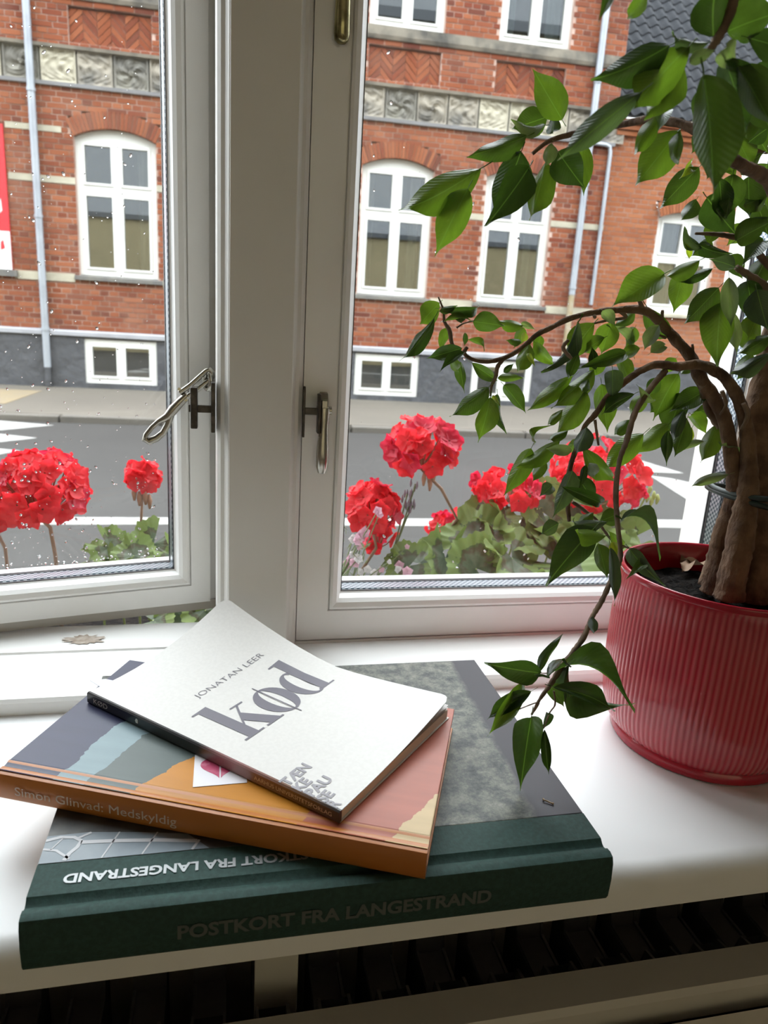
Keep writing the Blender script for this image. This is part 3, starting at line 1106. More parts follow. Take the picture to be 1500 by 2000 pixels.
L.new(mx.outputs[0], P.inputs['Base Color'])

# torn paper colour bands of the orange book
m = mat('band_print', (.6, .3, .05), .38, spec=.4)
N, L = m.node_tree.nodes, m.node_tree.links
P = N['Principled BSDF']
tc = N.new('ShaderNodeTexCoord')
sp = N.new('ShaderNodeSeparateXYZ')
L.new(tc.outputs['Object'], sp.inputs[0])
n1 = N.new('ShaderNodeTexNoise')
n1.inputs['Scale'].default_value = 70
n1.inputs['Detail'].default_value = 8
L.new(tc.outputs['Object'], n1.inputs['Vector'])
ja = N.new('ShaderNodeMath')
ja.operation = 'MULTIPLY_ADD'
ja.inputs[1].default_value = .016
L.new(n1.outputs['Fac'], ja.inputs[0])
L.new(sp.outputs['X'], ja.inputs[2])
prev = None
bands = [(.14, .155, .26), None]
BC = [((.024, .028, .075), None, 0), ((.22, .31, .34), .0385, .05), ((.088, .115, .108), .0540, .14), ((.54, .215, .018), .0760, .38),
      ((.40, .105, .060), .1575, .20), ((.56, .40, .20), .1985, .48)]
cur = None
for c, thr, sl in BC:
    if thr is None:
        rgb = N.new('ShaderNodeRGB')
        rgb.outputs[0].default_value = (*c, 1)
        cur = rgb.outputs[0]
        continue
    k = N.new('ShaderNodeMath')
    k.operation = 'MULTIPLY_ADD'
    k.inputs[1].default_value = -sl
    L.new(sp.outputs['Y'], k.inputs[0])
    L.new(ja.outputs[0], k.inputs[2])
    g = N.new('ShaderNodeMath')
    g.operation = 'GREATER_THAN'
    g.inputs[1].default_value = thr
    L.new(k.outputs[0], g.inputs[0])
    mx = N.new('ShaderNodeMixRGB')
    L.new(g.outputs[0], mx.inputs[0])
    L.new(cur, mx.inputs[1])
    mx.inputs[2].default_value = (*c, 1)
    cur = mx.outputs[0]
hs = N.new('ShaderNodeMixRGB')
hs.blend_type = 'MULTIPLY'
hs.inputs[0].default_value = .35
L.new(cur, hs.inputs[1])
n3 = N.new('ShaderNodeTexNoise')
n3.inputs['Scale'].default_value = 60
n3.inputs['Detail'].default_value = 6
mp3 = N.new('ShaderNodeMapping')
mp3.inputs['Scale'].default_value = (.25, 2.2, 1)
L.new(tc.outputs['Object'], mp3.inputs[0])
L.new(mp3.outputs[0], n3.inputs['Vector'])
rr3 = N.new('ShaderNodeValToRGB')
rr3.color_ramp.elements[0].position, rr3.color_ramp.elements[1].position = .3, .65
rr3.color_ramp.elements[0].color, rr3.color_ramp.elements[1].color = (.75, .75, .75, 1), (1.15, 1.15, 1.15, 1)
L.new(n3.outputs['Fac'], rr3.inputs[0])
L.new(rr3.outputs[0], hs.inputs[2])
L.new(hs.outputs[0], P.inputs['Base Color'])


def hardback(root, Lx, Wy, T, board, hinge, cloth, printm, cloth_to, pages='page_edge', sq=.003, gd=.0024):
    """case-bound book in its own frame: x along the spine, y away from it, z up from the table"""
    # spine and hinge: one cloth wrap around the back
    pr = [(hinge + cloth_to * 0, 0)]
    pr = [(.004, 0), (.0012, .0006), (0, .003), (-.0006, T * .5), (0, T - .004), (.0012, T - .0010), (.0038, T - .0002), (.0065, T - .0006), (hinge - .0015, T - gd * .83), (hinge, T - gd), (hinge + .0016, T - gd * .75), (hinge + .0034, T - .0001)]
    top = pr + [(cloth_to, T)]
    inner = [(cloth_to, T - board), (hinge + .003, T - board), (hinge, T - board - .0012), (.004, T - .004), (.0028, T * .5), (.004, .004), (hinge + .003, board), (cloth_to, board), (cloth_to, 0)]
    prof = top + inner
    b = MB().prism([(y, z) for y, z in prof], 0, Lx, 'x')
    b.build('spine', cloth, root, smooth=35)
    if printm:
        MB().box(0, Lx, cloth_to, Wy, T - board, T + .0001).build('front_board', printm, root, bevel=.0006)
    MB().box(0, Lx, cloth_to, Wy, 0, board).build('back_board', printm or cloth, root, bevel=.0006)
    MB().box(sq, Lx - sq, .0045, Wy - sq, board, T - board).build('page_block', pages, root)


# big green book
ga = atz(35, 1800, .025)
gb = atz(1199, 1672, .025)
GA = math.atan2(gb.y - ga.y, gb.x - ga.x)
GL = (gb - ga).length
G = empty('postcard_book', (ga.x, ga.y - .0005, 0), GA, 'large dark green cloth-backed hardcover at the bottom of the stack', 'book', local=True)
GT = .025
hardback(G, GL, .2015, GT, .003, .0095, 'green_cloth', 'rock_print', .031)
up = lambda x, y: (x, y, GT + .00025)
# leaded window in the printed photograph
MB().add([up(.0002, .0312), up(.072, .0312), up(.062, .042), up(.040, .046), up(.018, .049), up(.0002, .0485)], [(0, 1, 2, 3, 4, 5)]).build('printed_window', 'print_blue', G, recalc=False)
MB().add([(x, y, GT + .0002) for x, y in ((.0002, .0312), (.125, .0312), (.125, .072), (.0002, .078))], [(0, 1, 2, 3)]).build('printed_shadow', 'print_slate', G, recalc=False)


def strip(pts, w, z):
    b = MB()
    P = [Vector((p[0], p[1], z)) for p in pts]
    vs, fs = [], []
    for i, p in enumerate(P):
        t = (P[min(i + 1, len(P) - 1)] - P[max(i - 1, 0)]).normalized()
        nrm = Vector((-t.y, t.x, 0)) * w / 2
        vs += [p + nrm, p - nrm]
    for i in range(len(P) - 1):
        fs.append((2 * i, 2 * i + 1, 2 * i + 3, 2 * i + 2))
    return b.add(vs, fs)


zz = GT + .0004
for pts, w in (([(.0003, .0455), (.006, .0470), (.012, .0462), (.0155, .0435), (.0145, .0395), (.012, .036), (.0105, .0318)], .0018),
               ([(.0155, .0425), (.03, .0415), (.048, .0395), (.0665, .0365)], .0022), ([(.0003, .040), (.006, .0385), (.0125, .0325)], .0012),
               ([(.0035, .0392), (.0075, .0465)], .0006), ([(.026, .0312), (.0315, .0472)], .0007), ([(.043, .0312), (.0485, .0448)], .0007), ([(.0645, .0312), (.0675, .037)], .0012), ([(.014, .0455), (.0190, .0485)], .0012)):
    strip(pts, w, zz).build('printed_glazing_bar', 'print_bar', G, recalc=False)
lettering('title_lettering', 'POSTKORT FRA LANGESTRAND', .0072, 'silver_foil', lambda x, y: (.126 - x, .0232 - y, GT + .0003), G, offset=.00022, width=.1135)
lettering('spine_lettering', 'POSTKORT FRA LANGESTRAND', .0092, 'blind_foil', lambda x, y: (.060 + x, -.0009, .0088 + y), G, offset=.0003, width=.137)

# orange book
oc = atz(836, 1668, .040)
od = atz(0, 1512, .040)
OAn = math.atan2(oc.y - od.y, oc.x - od.x)
O = empty('novel_book', (od.x - .0035 * math.cos(OAn), od.y - .0035 * math.sin(OAn), .0253), OAn, 'hardcover with torn-paper colour bands and orange spine, middle of the stack', 'book', local=True)
OL, OW, OT = .2100, .1240, .0148
hardback(O, OL, OW, OT, .0022, .0068, 'orange_spine', None, .0112, gd=.0011)
MB().box(0, OL, .0112, OW, OT - .0022, OT).build('front_board', 'band_print', O, bevel=.0005)
# the printed paper also wraps over the hinge
b = MB().grid(lambda u, v: (.0002 + (OL - .0004) * u, *[(.0030, OT + .0000), (.0054, OT - .0006), (.0068, OT - .00095), (.0086, OT - .0006), (.0114, OT + .00008)][int(round(v * 4))]), 1, 4)
b.build('hinge_print', 'band_print', O, smooth=True, recalc=False)
lettering('spine_lettering', 'Simon Glinvad: Medskyldig', .0066, 'spine_letters', lambda x, y: (.0115 + x, -.0009, .0052 + y), O, width=.083)
st = [(.0848, .0392), (.0952, .0148), (.1185, .0250), (.1080, .0494)]
S = MB().prism(st, OT + .0001, OT + .0003, 'z').build('heart_sticker', 'sticker_white', O)
tag(S, 'small white sticker with a broken pink heart')
c0 = Vector((.1010, .0335))
for sd in (-1, 1):
    pts = []
    for k in range(25):
        t = math.pi * k / 24
        x = 16 * math.sin(t) ** 3 / 17 * .0098
        z = (13 * math.cos(t) - 5 * math.cos(2 * t) - 2 * math.cos(3 * t) - math.cos(4 * t)) / 17 * .0098
        pts.append((sd * (x + .0004), z))
    an = R_(23)
    q = [(c0.x + x * math.cos(an) - y * math.sin(an), c0.y + x * math.sin(an) + y * math.cos(an)) for x, y in pts]
    MB().prism(q, OT + .0003, OT + .0004, 'z').build('heart_half', 'heart_pink', S)

# small white paperback
KT, KZ = .0063, .0404
k0 = atz(665, 1585, .0465)
k1 = atz(172, 1352, .0465)
KL = (k1 - k0).length
KW = .1105
# frame: x away from the spine, y along it from tail to head
KA = math.atan2((k1 - k0).y, (k1 - k0).x) - math.pi / 2
K = empty('paperback_book', (k0.x, k0.y, KZ), KA, 'worn white paperback with curled cover on top of the stack', 'book', local=True)


def kz(x, y):
    """height of the curled front cover"""
    u, v = max(0, x / KW), y / KL
    lift = .0075 * max(0, 1 - v * 2.1) ** 1.3 + .0005 + .0235 * max(0, (v - .42) / .58) ** 1.5
    return KT + lift * max(0, (u - .12) / .88) ** 1.9


def kc(u, v, dz=0):
    # rounded outer corners
    x, y = u * KW, v * KL
    rr = .006
    yy = min(y, KL - y)
    if x > KW - rr and yy < rr:
        d = rr - yy
        x = min(x, KW - rr + math.sqrt(max(0, rr * rr - d * d)))
    return (x, y, kz(x, y) + dz)


b = MB()
uu = [0, .03, .06, .12, .2, .3, .4, .5, .6, .7, .78, .85, .9, .94, .96, .98, 1]
vv = [0, .01, .02, .035, .06, .1, .16, .22, .3, .38, .46, .54, .62, .7, .78, .85, .9, .94, .965, .98, .99, 1]
for dz in (0, -.0004):
    k = len(b.v)
    for v_ in vv:
        for u_ in uu:
            b.v.append(kc(u_, v_, dz))
    for j in range(len(vv) - 1):
        for i in range(len(uu) - 1):
            q = [k + j * len(uu) + i, k + j * len(uu) + i + 1, k + (j + 1) * len(uu) + i + 1, k + (j + 1) * len(uu) + i]
            b.f.append(tuple(q if dz == 0 else q[::-1]))
b.build('front_cover', 'kod_cover', K, smooth=True, recalc=False)
MB().box(.0006, KW - .001, .0008, KL - .0008, .0005, KT - .0006).build('page_block', 'page_edge', K, bevel=.0002)
# loose leaves that follow the cover a little
for q in (.35, .15):
    b = MB().grid(lambda u, v: (u * (KW - .0012) + .0004, .0008 + v * (KL - .0016), KT - .0005 + (kz(u * KW, v * KL) - KT) * q), 14, 14)
    b.build('loose_page', 'kod_cover', K, smooth=True, recalc=False)
MB().box(0, KW, 0, KL, 0, .0004).build('back_cover', 'kod_cover', K)
# spine: dark at the head, brown photograph below
m = mat('kod_spine', (.02, .02, .022), .35, coat=.2)
N, L = m.node_tree.nodes, m.node_tree.links
tc = N.new('ShaderNodeTexCoord')
sp = N.new('ShaderNodeSeparateXYZ')
L.new(tc.outputs['Object'], sp.inputs[0])
mr = N.new('ShaderNodeMapRange')
mr.inputs[1].default_value, mr.inputs[2].default_value = 0, .175
L.new(sp.outputs['Y'], mr.inputs[0])
r = N.new('ShaderNodeValToRGB')
el = r.color_ramp.elements
for p in (.1, .2, .3, .4):
    el.new(p)
for e, p, c in zip(el, (0, .05, .16, .36, .42, .5), ((.03, .027, .028), (.07, .045, .032), (.17, .085, .045), (.30, .15, .15), (.22, .10, .10), (.022, .022, .024))):
    e.position, e.color = p, (*c, 1)
L.new(mr.outputs[0], r.inputs[0])
L.new(r.outputs[0], N['Principled BSDF'].inputs['Base Color'])
b = MB().prism([(-.0008, .0004), (-.0008, KT - .0006), (0, KT + .0001), (.0012, KT), (.0012, 0), (0, 0)], 0, KL, 'y')
b.build('spine', 'kod_spine', K)
# print
kp = lambda x, y: (x, y, kz(x, y) + .00022)
def kq(b, pts):
    b.add([kp(x / 1000, y / 1000) for x, y in pts], [tuple(range(len(pts)))])
b = MB()
bx, by = 16.5, 70.8
sx, sy = .985, .985
def Q(*p):
    kq(b, [(bx + x * sx, by + y * sy) for x, y in p])
Q((0, 0), (15, 0), (15, 1.3), (0, 1.3))
Q((3.6, 1.3), (11.2, 1.3), (11.2, 20), (3.6, 20))
Q((3.6, 20), (11.2, 20), (11.2, 39.6), (3.6, 39.6))
Q((-.5, 38.4), (3.6, 38.4), (3.6, 39.6), (11.2, 39.6), (11.2, 40.6), (-.5, 39.6))
Q((11.2, 10.5), (23.2, 27.4), (21.6, 27.4), (11.2, 12.6))
Q((17.5, 27.4), (27.5, 27.4), (27.5, 28.6), (17.5, 28.6))
Q((13.6, 15.2), (21.0, 1.3), (29.4, 1.3), (18.2, 21.8))
Q((17.8, 0), (31.5, 0), (31.5, 1.3), (17.8, 1.3))
def ellring(cx, cy, rx, ry, ix, iy, a0=0, a1=360, n=40):
    for k in range(n):
        t0, t1 = R_(a0 + (a1 - a0) * k / n), R_(a0 + (a1 - a0) * (k + 1) / n)
        Q((cx + ix * math.cos(t0), cy + iy * math.sin(t0)), (cx + rx * math.cos(t0), cy + ry * math.sin(t0)), (cx + rx * math.cos(t1), cy + ry * math.sin(t1)), (cx + ix * math.cos(t1), cy + iy * math.sin(t1)))
ellring(41.5, 13.9, 12.2, 14.8, 4.9, 13.5)
Q((40.3, -5), (41.1, -5), (42.1, 33), (41.3, 33))
ellring(65.0, 13.9, 11.2, 14.8, 4.4, 13.3, 60, 300)
Q((68.2, 1.3), (75.6, 1.3), (75.6, 20), (68.2, 20))
Q((68.2, 20), (75.6, 20), (75.6, 39.6), (68.2, 39.6))
Q((63.6, 38.4), (68.2, 38.4), (68.2, 39.6), (75.6, 39.6), (75.6, 40.6), (63.6, 39.6))
Q((68.2, 0), (80.3, 0), (80.3, 1.3), (68.2, 1.3))
tag(b.build('title_lettering', 'kod_grey', K, recalc=False), 'big grey printed title')
lettering('author_lettering', 'JONATAN LEER', .0062, 'kod_grey', lambda x, y: kp(.0315 + x, .1205 + y), K, offset=-.00008, width=.0572)
for txt, x0, y0, w in (('TÆN', -.0002, .0300, .0188), ('KE', .0002, .0228, .0095), ('PAU', .0004, .0158, .0162), ('SE', .0004, .0088, .0080), ('R', .0003, .0025, .0042)):
    lettering('series_lettering', txt, .0082, 'kod_grey_pale', lambda x, y, x0=x0, y0=y0: kp(x0 + x, y0 + y), K, offset=.0003, width=w)
lettering('spine_lettering', 'KØD', .0042, 'kod_white', lambda x, y: (-.0010, .1690 - x, .0017 + y), K, width=.0118)
lettering('publisher_lettering', 'AARHUS UNIVERSITETSFORLAG', .0030, 'spine_letters', lambda x, y: (-.0010, .0500 - x, .0022 + y), K, width=.0460)
MB().prism([(.1325, .0022), (.1338, .0022), (.1345, .0034), (.1338, .0046), (.1325, .0042)], -.0011, -.0008, 'x').build('spine_emblem', 'kod_white', K)

# pale card whose corner shows beyond the paperback
cp = [atz(u, v, .0404) for u, v in ((176, 1329), (206, 1326), (300, 1345), (245, 1372))]
cc = sum(cp, Vector()) / 4
mat('card_blue', (.74, .77, .86), .5)
o = MB().prism([(p.x - cc.x, p.y - cc.y) for p in cp], 0, .0003, 'z').build('paper_card', 'card_blue')
o.location = (cc.x, cc.y, .04012)
tag(o, 'pale blue card peeking out beneath the white paperback spine', 'card')
# crumb of a dead twig on the green book
c = atz(1070, 1567, .0253)
mat('dry_twig', (.36, .27, .17), .8)
b = MB().tube([(-.0016, .0022, .0006), (-.0018, .0010, .0009), (-.0005, .0002, .0008), (.0012, -.0014, .0006), (.0022, -.0022, .0006)], [.0006, .0004, .0004, .0004, .0006], 6)
o = b.build('twig_crumb', 'dry_twig', None, smooth=True)
o.location = (c.x, c.y, .0252)
tag(o, 'tiny curled dry twig lying on the green book cover', 'twig')

# ------------------------------------------------------------------ plant pot
PX, PY, PH = .315, .376, .118
POT = empty('plant_pot', (PX, PY, 0), 0, 'glossy red ribbed ceramic pot on the window sill', 'plant pot', local=True)
m = mat('pot_glaze', (.42, .012, .030), .16, spec=.5, coat=.15, var=(18, (.31, .011, .026), .4, .7))
N, L = m.node_tree.nodes, m.node_tree.links
at_ = N.new('ShaderNodeAttribute')
at_.attribute_name = 'ridge'
mx = N.new('ShaderNodeMixRGB')
src = N['Principled BSDF'].inputs['Base Color'].links[0].from_socket
L.new(at_.outputs['Fac'], mx.inputs[0])
L.new(src, mx.inputs[1])
mx.inputs[2].default_value = (.54, .115, .125, 1)       # paler pink along the ridges
L.new(mx.outputs[0], N['Principled BSDF'].inputs['Base Color'])
NR = 116
seg = NR * 6
prof = [(.0560, .0075), (.0585, .0098), (.0610, .0135), (.0630, .0185), (.0646, .0260), (.0655, .0360), (.0660, .0500), (.0662, .0700), (.0660, .0900), (.0656, .1040), (.0652, .1110), (.0649, .1138)]
amp = [0, .5, .9, 1, 1, 1, 1, 1, 1, 1, .7, 0]
rid = lambda k: (.5 + .5 * math.cos(2 * math.pi * k / 6)) ** .9
b = MB().lathe(prof, seg, lambda i, k: .00035 * amp[i] * rid(k))
me = b.mesh('body', 'pot_glaze', smooth=True)
at_ = me.attributes.new('ridge', 'FLOAT', 'POINT')
at_.data.foreach_set('value', [amp[i] * .85 * rid(k) for i in range(len(prof)) for k in range(seg)])
link('body', me, POT)
b = MB().lathe([(.0649, .1138), (.0652, .1146), (.0655, .1165), (.0652, .1178), (.0640, .1180), (.0628, .1172), (.0622, .1150), (.0618, .1050), (.0612, .0900)], 96)
b.build('rim', 'pot_glaze', POT, smooth=True)
b = MB().lathe([(0, .0004), (.0535, .0004), (.0562, .0008), (.0570, .0022), (.0569, .0060), (.0560, .0075)], 96)
b.build('foot_ring', 'pot_glaze', POT, smooth=40)
mat('soil', (.006, .005, .0045), .95, spec=.1, var=(160, (.018, .014, .011), .45, .7), bump=(200, 1, (1, 1, 1), .004))
def sf(u, v):
    a, r = 2 * math.pi * u, .0618 * v
    x, y = r * math.cos(a), r * math.sin(a)
    return (x, y, .098 + .004 * noise.noise(Vector((x * 90, y * 90, 0))) + .003 * noise.noise(Vector((x * 300, y * 300, 4))) + .004 * (1 - v))
MB().grid(sf, 64, 22).build('soil', 'soil', POT, smooth=True)

# ------------------------------------------------------------------ window box and flowers outside
mat('planter_grey', (.16, .16, .165), .7, bump=(60, .2, (1, 1, 1), .002))
PB = empty('planter_box', (.04, .78, -.2), 0, 'grey window box under the red geraniums outside', 'planter')
b = MB().box(-.36, .44, .665, .675, -.20, -.075).box(-.36, .44, .875, .885, -.20, -.075).box(-.36, -.35, .675, .875, -.20, -.075).box(.43, .44, .675, .875, -.20, -.075).box(-.36, .44, .665, .885, -.21, -.20)
b.build('trough', 'planter_grey', PB)
MB().box(-.35, .43, .675, .875, -.20, -.086).build('soil', 'soil', PB)
for x in (-.25, .33):
    MB().box(x - .01, x + .01, .638, .70, -.205, -.19).box(x - .01, x + .01, .638, .645, -.25, -.05).build('bracket', 'dark_iron', PB)

mat('petal_red', (.78, .034, .044), .5, var=(9, (.70, .024, .044), .4, .7), transl=.5)
mat('petal_deep', (.64, .024, .062), .5, var=(9, (.57, .024, .068), .4, .7), transl=.45)
mat('bud_green', (.45, .50, .22), .6, transl=.2)
mat('bud_brown', (.30, .16, .10), .7)
mat('stem_brown', (.24, .15, .10), .7)
mat('stem_green', (.30, .36, .15), .6, transl=.2)
m = mat('geranium_leaf', (.20, .34, .09), .55, transl=.3)
N, L = m.node_tree.nodes, m.node_tree.links
tc = N.new('ShaderNodeTexCoord')
ln = N.new('ShaderNodeVectorMath')
ln.operation = 'LENGTH'
L.new(tc.outputs['Object'], ln.inputs[0])
nz = N.new('ShaderNodeTexNoise')
nz.inputs['Scale'].default_value = 5
nz.inputs['Detail'].default_value = 6
L.new(tc.outputs['Object'], nz.inputs['Vector'])
ma = N.new('ShaderNodeMath')
ma.operation = 'MULTIPLY_ADD'
ma.inputs[1].default_value = .7
L.new(nz.outputs['Fac'], ma.inputs[0])
L.new(ln.outputs['Value'], ma.inputs[2])
r = N.new('ShaderNodeValToRGB')
el = r.color_ramp.elements
for _ in range(3):
    el.new(.5)
for e, p, c in zip(el, (.40, .72, .88, 1.18, 1.34), ((.062, .095, .052), (.115, .145, .088), (.085, .070, .038), (.072, .120, .040), (.17, .235, .065))):
    e.position, e.color = p, (*c, 1)
L.new(ma.outputs[0], r.inputs[0])
L.new(r.outputs[0], N['Principled BSDF'].inputs['Base Color'])
L.new(r.outputs[0], [n for n in N if n.type == 'BSDF_TRANSLUCENT'][0].inputs[0])


def floret_mesh(seed, m, npet=5, ruffle=.05):
    rng = random.Random(seed)
    b = MB()
    for k in range(npet):
        a0 = 2 * math.pi * k / npet + rng.uniform(-.15, .15)
        tw = rng.uniform(-.35, .35)
        wd = rng.uniform(.44, .54)
        up_ = rng.uniform(.10, .50)
        ph = rng.uniform(0, 6)
        def fn(u, v):
            x = (u - .5) * 2
            w_ = wd * math.sin(math.pi * min(1, .12 + .80 * v)) ** .6 * (1 if v < .97 else .8)
            rr = .06 + .94 * v - .17 * x * x * v * v
            px, py = rr, x * w_
            pz = up_ * rr * rr * .8 + ruffle * math.sin(x * 4 + ph) * v + .10 * x * x + tw * x * v * .5
            return (px * math.cos(a0) - py * math.sin(a0), px * math.sin(a0) + py * math.cos(a0), pz)
        b.grid(fn, 5, 5)
    return b.mesh('floret', m, smooth=True, recalc=False)


FLO = [floret_mesh(k, 'petal_red') for k in range(4)] + [floret_mesh(9, 'petal_deep')]


def gleaf_mesh(seed):
    rng = random.Random(seed)
    ph = [rng.uniform(0, 6) for _ in range(4)]
    def fn(u, v):
        a = -2.75 + 5.5 * u
        lob = 1 + .05 * math.cos(7 * a) + .035 * math.sin(29 * a + ph[0])
        rr = v * lob
        z = .08 * v * math.cos(7 * a + ph[1]) * v + .09 * v ** 3 * math.sin(10 * a + ph[2]) + .03 * v ** 4 * math.sin(19 * a) + .18 * v * v - .10 * math.cos(3 * a + ph[3]) * v
        return (rr * math.sin(a), -rr * math.cos(a), z)
    return MB().grid(fn, 110, 9).mesh('leaf', 'geranium_leaf', smooth=True, recalc=False)


GLV = [gleaf_mesh(k) for k in range(4)]


def orient(nrm, spin=0):
    q = Vector(nrm).to_track_quat('Z', 'Y').to_matrix().to_4x4()
    return q @ Matrix.Rotation(spin, 4, 'Z')


def flower_head(root, u, v, y, wpx, hpx, seed, n=26, size=None, lift=(0, -.2, .6)):
    rng = random.Random(seed)
    c = at(u, v, y)
    k = (c - CAM).length / FPX
    rx, rz = wpx * k / 2, hpx * k / 2
    fs = size or min(.017, rx * .5)
    hub = c + Vector((0, 0, -rz * .75))
    b = MB()
    H_ = None
    items = []
    for i in range(n):
        # points spread over an ellipsoid
        t = (i + .5) / n
        ph = math.acos(1 - 1.72 * t)
        a = i * 2.39996 + rng.uniform(-.25, .25)
        d = Vector((math.sin(ph) * math.cos(a), math.sin(ph) * math.sin(a), math.cos(ph)))
        p = c + Vector((d.x * (rx - fs * .55), d.y * (rx - fs * .55), d.z * (rz - fs * .45)))
        p += Vector([rng.uniform(-1, 1) * fs * .22 for _ in range(3)])
        items.append((p, d))
        b.tube([hub, hub.lerp(p, .6) + Vector((0, 0, -.002)), p], [.0009, .0007, .0008], 5, cap=False)
    head = b.build('flower_head', 'bud_brown', root, smooth=True)
    for p, d in items:
        s_ = fs * rng.uniform(.8, 1.1)
        me = FLO[4] if rng.random() < .16 else rng.choice(FLO[:4])
        nn = d + Vector((0, -.25, .12)) + Vector([rng.uniform(-.35, .35) for _ in range(3)])
        o = link('floret', me, head)
        o.matrix_basis = Matrix.Translation(p) @ orient(nn, rng.uniform(0, 6)) @ Matrix.Scale(s_, 4)
        o.matrix_parent_inverse = WMI[root.name] if False else Matrix()
        o.matrix_parent_inverse = head.matrix_basis.inverted()
    return hub


def stem(root, pts, r, m='stem_brown', name='stem'):
    MB().tube(pts, r, 7).build(name, m, root, smooth=True)


def gleaf(root, u, v, y, wpx, seed, tilt=None):
    rng = random.Random(seed)
    c = at(u, v, y)
    s_ = wpx * 1.22 * (c - CAM).length / FPX / 2
    nn = Vector(tilt) if tilt else Vector((rng.uniform(-.6, .6), rng.uniform(-1.0, -.2), rng.uniform(.4, 1.0)))
    o = link('leaf', GLV[seed % 4], root)
    o.matrix_basis = Matrix.Translation(c) @ orient(nn, rng.uniform(0, 6)) @ Matrix.Scale(s_, 4)
    b0 = Vector((c.x + rng.uniform(-.01, .01), c.y + .02, -.088))
    stem(root, [c, c.lerp(b0, .5) + Vector((0, .012, 0)), b0], .0012, 'stem_green', 'leaf_stalk')


def geranium(label, base):
    return empty('geranium', base, 0, label, 'geranium', 'geraniums in the window box')


# right: the big plant with broad leaves
g1 = geranium('red geranium with broad ruffled leaves behind the right pane', (.20, .77, -.088))
hb = flower_head(g1, 826, 872, .74, 150, 118, 1, 34, .0150)
stem(g1, [hb, at(862, 955, .745), at(893, 1015, .75), Vector((.17, .76, -.088))], [.0018, .0019, .002, .0022])
for u, v in ((838, 930), (828, 935), (848, 926), (840, 945)):
    c = at(u, v, .735)
    MB().tube([c + Vector((0, 0, .008)), c, c + Vector((0, 0, -.008))], [.0012, .0028, .0010], 7).build('bud', 'bud_brown', g1, smooth=True)
hb = flower_head(g1, 990, 955, .77, 150, 74, 2, 22, .0145)
stem(g1, [hb, at(1000, 1010, .775), Vector((.22, .775, -.088))], .0018)
hb = flower_head(g1, 880, 1035, .80, 96, 74, 3, 14, .0135)
stem(g1, [hb, at(880, 1090, .80), Vector((.17, .79, -.088))], .0017)
for i, (u, v, y, w) in enumerate([(1010, 1035, .74, 130), (930, 1055, .72, 120), (870, 1090, .70, 110), (1080, 1050, .73, 120), (1000, 1090, .69, 130), (1090, 1100, .69, 130), (1060, 1000, .76, 110), (960, 1010, .75, 90), (1150, 1080, .72, 120), (1190, 1040, .75, 90), (930, 1110, .68, 110), (1130, 1010, .79, 90), (800, 1105, .72, 80), (1230, 1100, .72, 110), (1030, 975, .78, 60)]):
    gleaf(g1, u, v, y, w, 20 + i)
# far head by the ficus
g2 = geranium('full red geranium head with pale buds beside the ficus branches', (.40, .80, -.088))
hb = flower_head(g2, 1168, 932, .79, 185, 150, 4, 44, .0160)
stem(g2, [hb, at(1190, 1030, .80), Vector((.40, .80, -.088))], .002)
c0 = at(1200, 1015, .80)
stem(g2, [at(1262, 968, .78), at(1245, 1000, .785), at(1205, 1030, .80), Vector((.39, .80, -.088))], .0013, 'stem_green')
for u, v in ((1255, 962), (1268, 957), (1276, 970), (1264, 972), (1250, 970), (1283, 976), (1271, 981)):
    c = at(u, v, .78)
    MB().tube([c + Vector((0, 0, .007)), c + Vector((.001, 0, .001)), c + Vector((0, 0, -.006))], [.0012, .0030, .0010], 8).build('bud', 'bud_green', g2, smooth=True)
gleaf(g2, 1215, 1060, .77, 100, 51)
# low left of the right pane
g3 = geranium('low red geranium beside the mullion among tiny pink flowers', (.10, .73, -.088))
hb = flower_head(g3, 728, 990, .73, 112, 100, 5, 28, .0135)
stem(g3, [hb, at(735, 1070, .735), Vector((.10, .73, -.088))], .0018)
hb = flower_head(g3, 742, 1045, .75, 70, 70, 6, 8, .012)
gleaf(g3, 820, 1100, .74, 80, 61)
# behind the left sash
g4 = geranium('big red geranium head behind the rainy left pane', (-.20, .78, -.088))
hb = flower_head(g4, 78, 955, .75, 172, 150, 7, 44, .0155)
stem(g4, [hb, at(98, 1030, .755), at(108, 1085, .76), Vector((-.17, .77, -.088))], .0020)
hb = flower_head(g4, -15, 985, .77, 120, 110, 10, 26, .0155)
stem(g4, [hb, at(10, 1070, .775), Vector((-.22, .78, -.088))], .0018)
g5 = geranium('small half-open red geranium beside the left sash edge', (-.07, .79, -.088))
hb = flower_head(g5, 278, 930, .79, 66, 70, 8, 12, .0135)
stem(g5, [hb, at(276, 1010, .79), at(272, 1066, .79), Vector((-.08, .79, -.088))], .0015)
for u, v in ((262, 962), (272, 972), (284, 970), (292, 978)):
    c = at(u, v, .785)
    MB().tube([c + Vector((0, 0, .007)), c, c + Vector((0, 0, -.009))], [.0012, .0030, .0012], 7).build('bud', 'bud_brown', g5, smooth=True)
for i, (u, v, y, w) in enumerate([(215, 1070, .74, 70), (300, 1062, .74, 80), (190, 1085, .74, 60), (262, 1085, .72, 70), (340, 1085, .72, 70), (355, 1203, .650, 80), (300, 1212, .645, 70), (400, 1192, .655, 80), (330, 1196, .665, 70), (425, 1185, .66, 70)]):
    gleaf(g5, u, v, y, w, 70 + i)

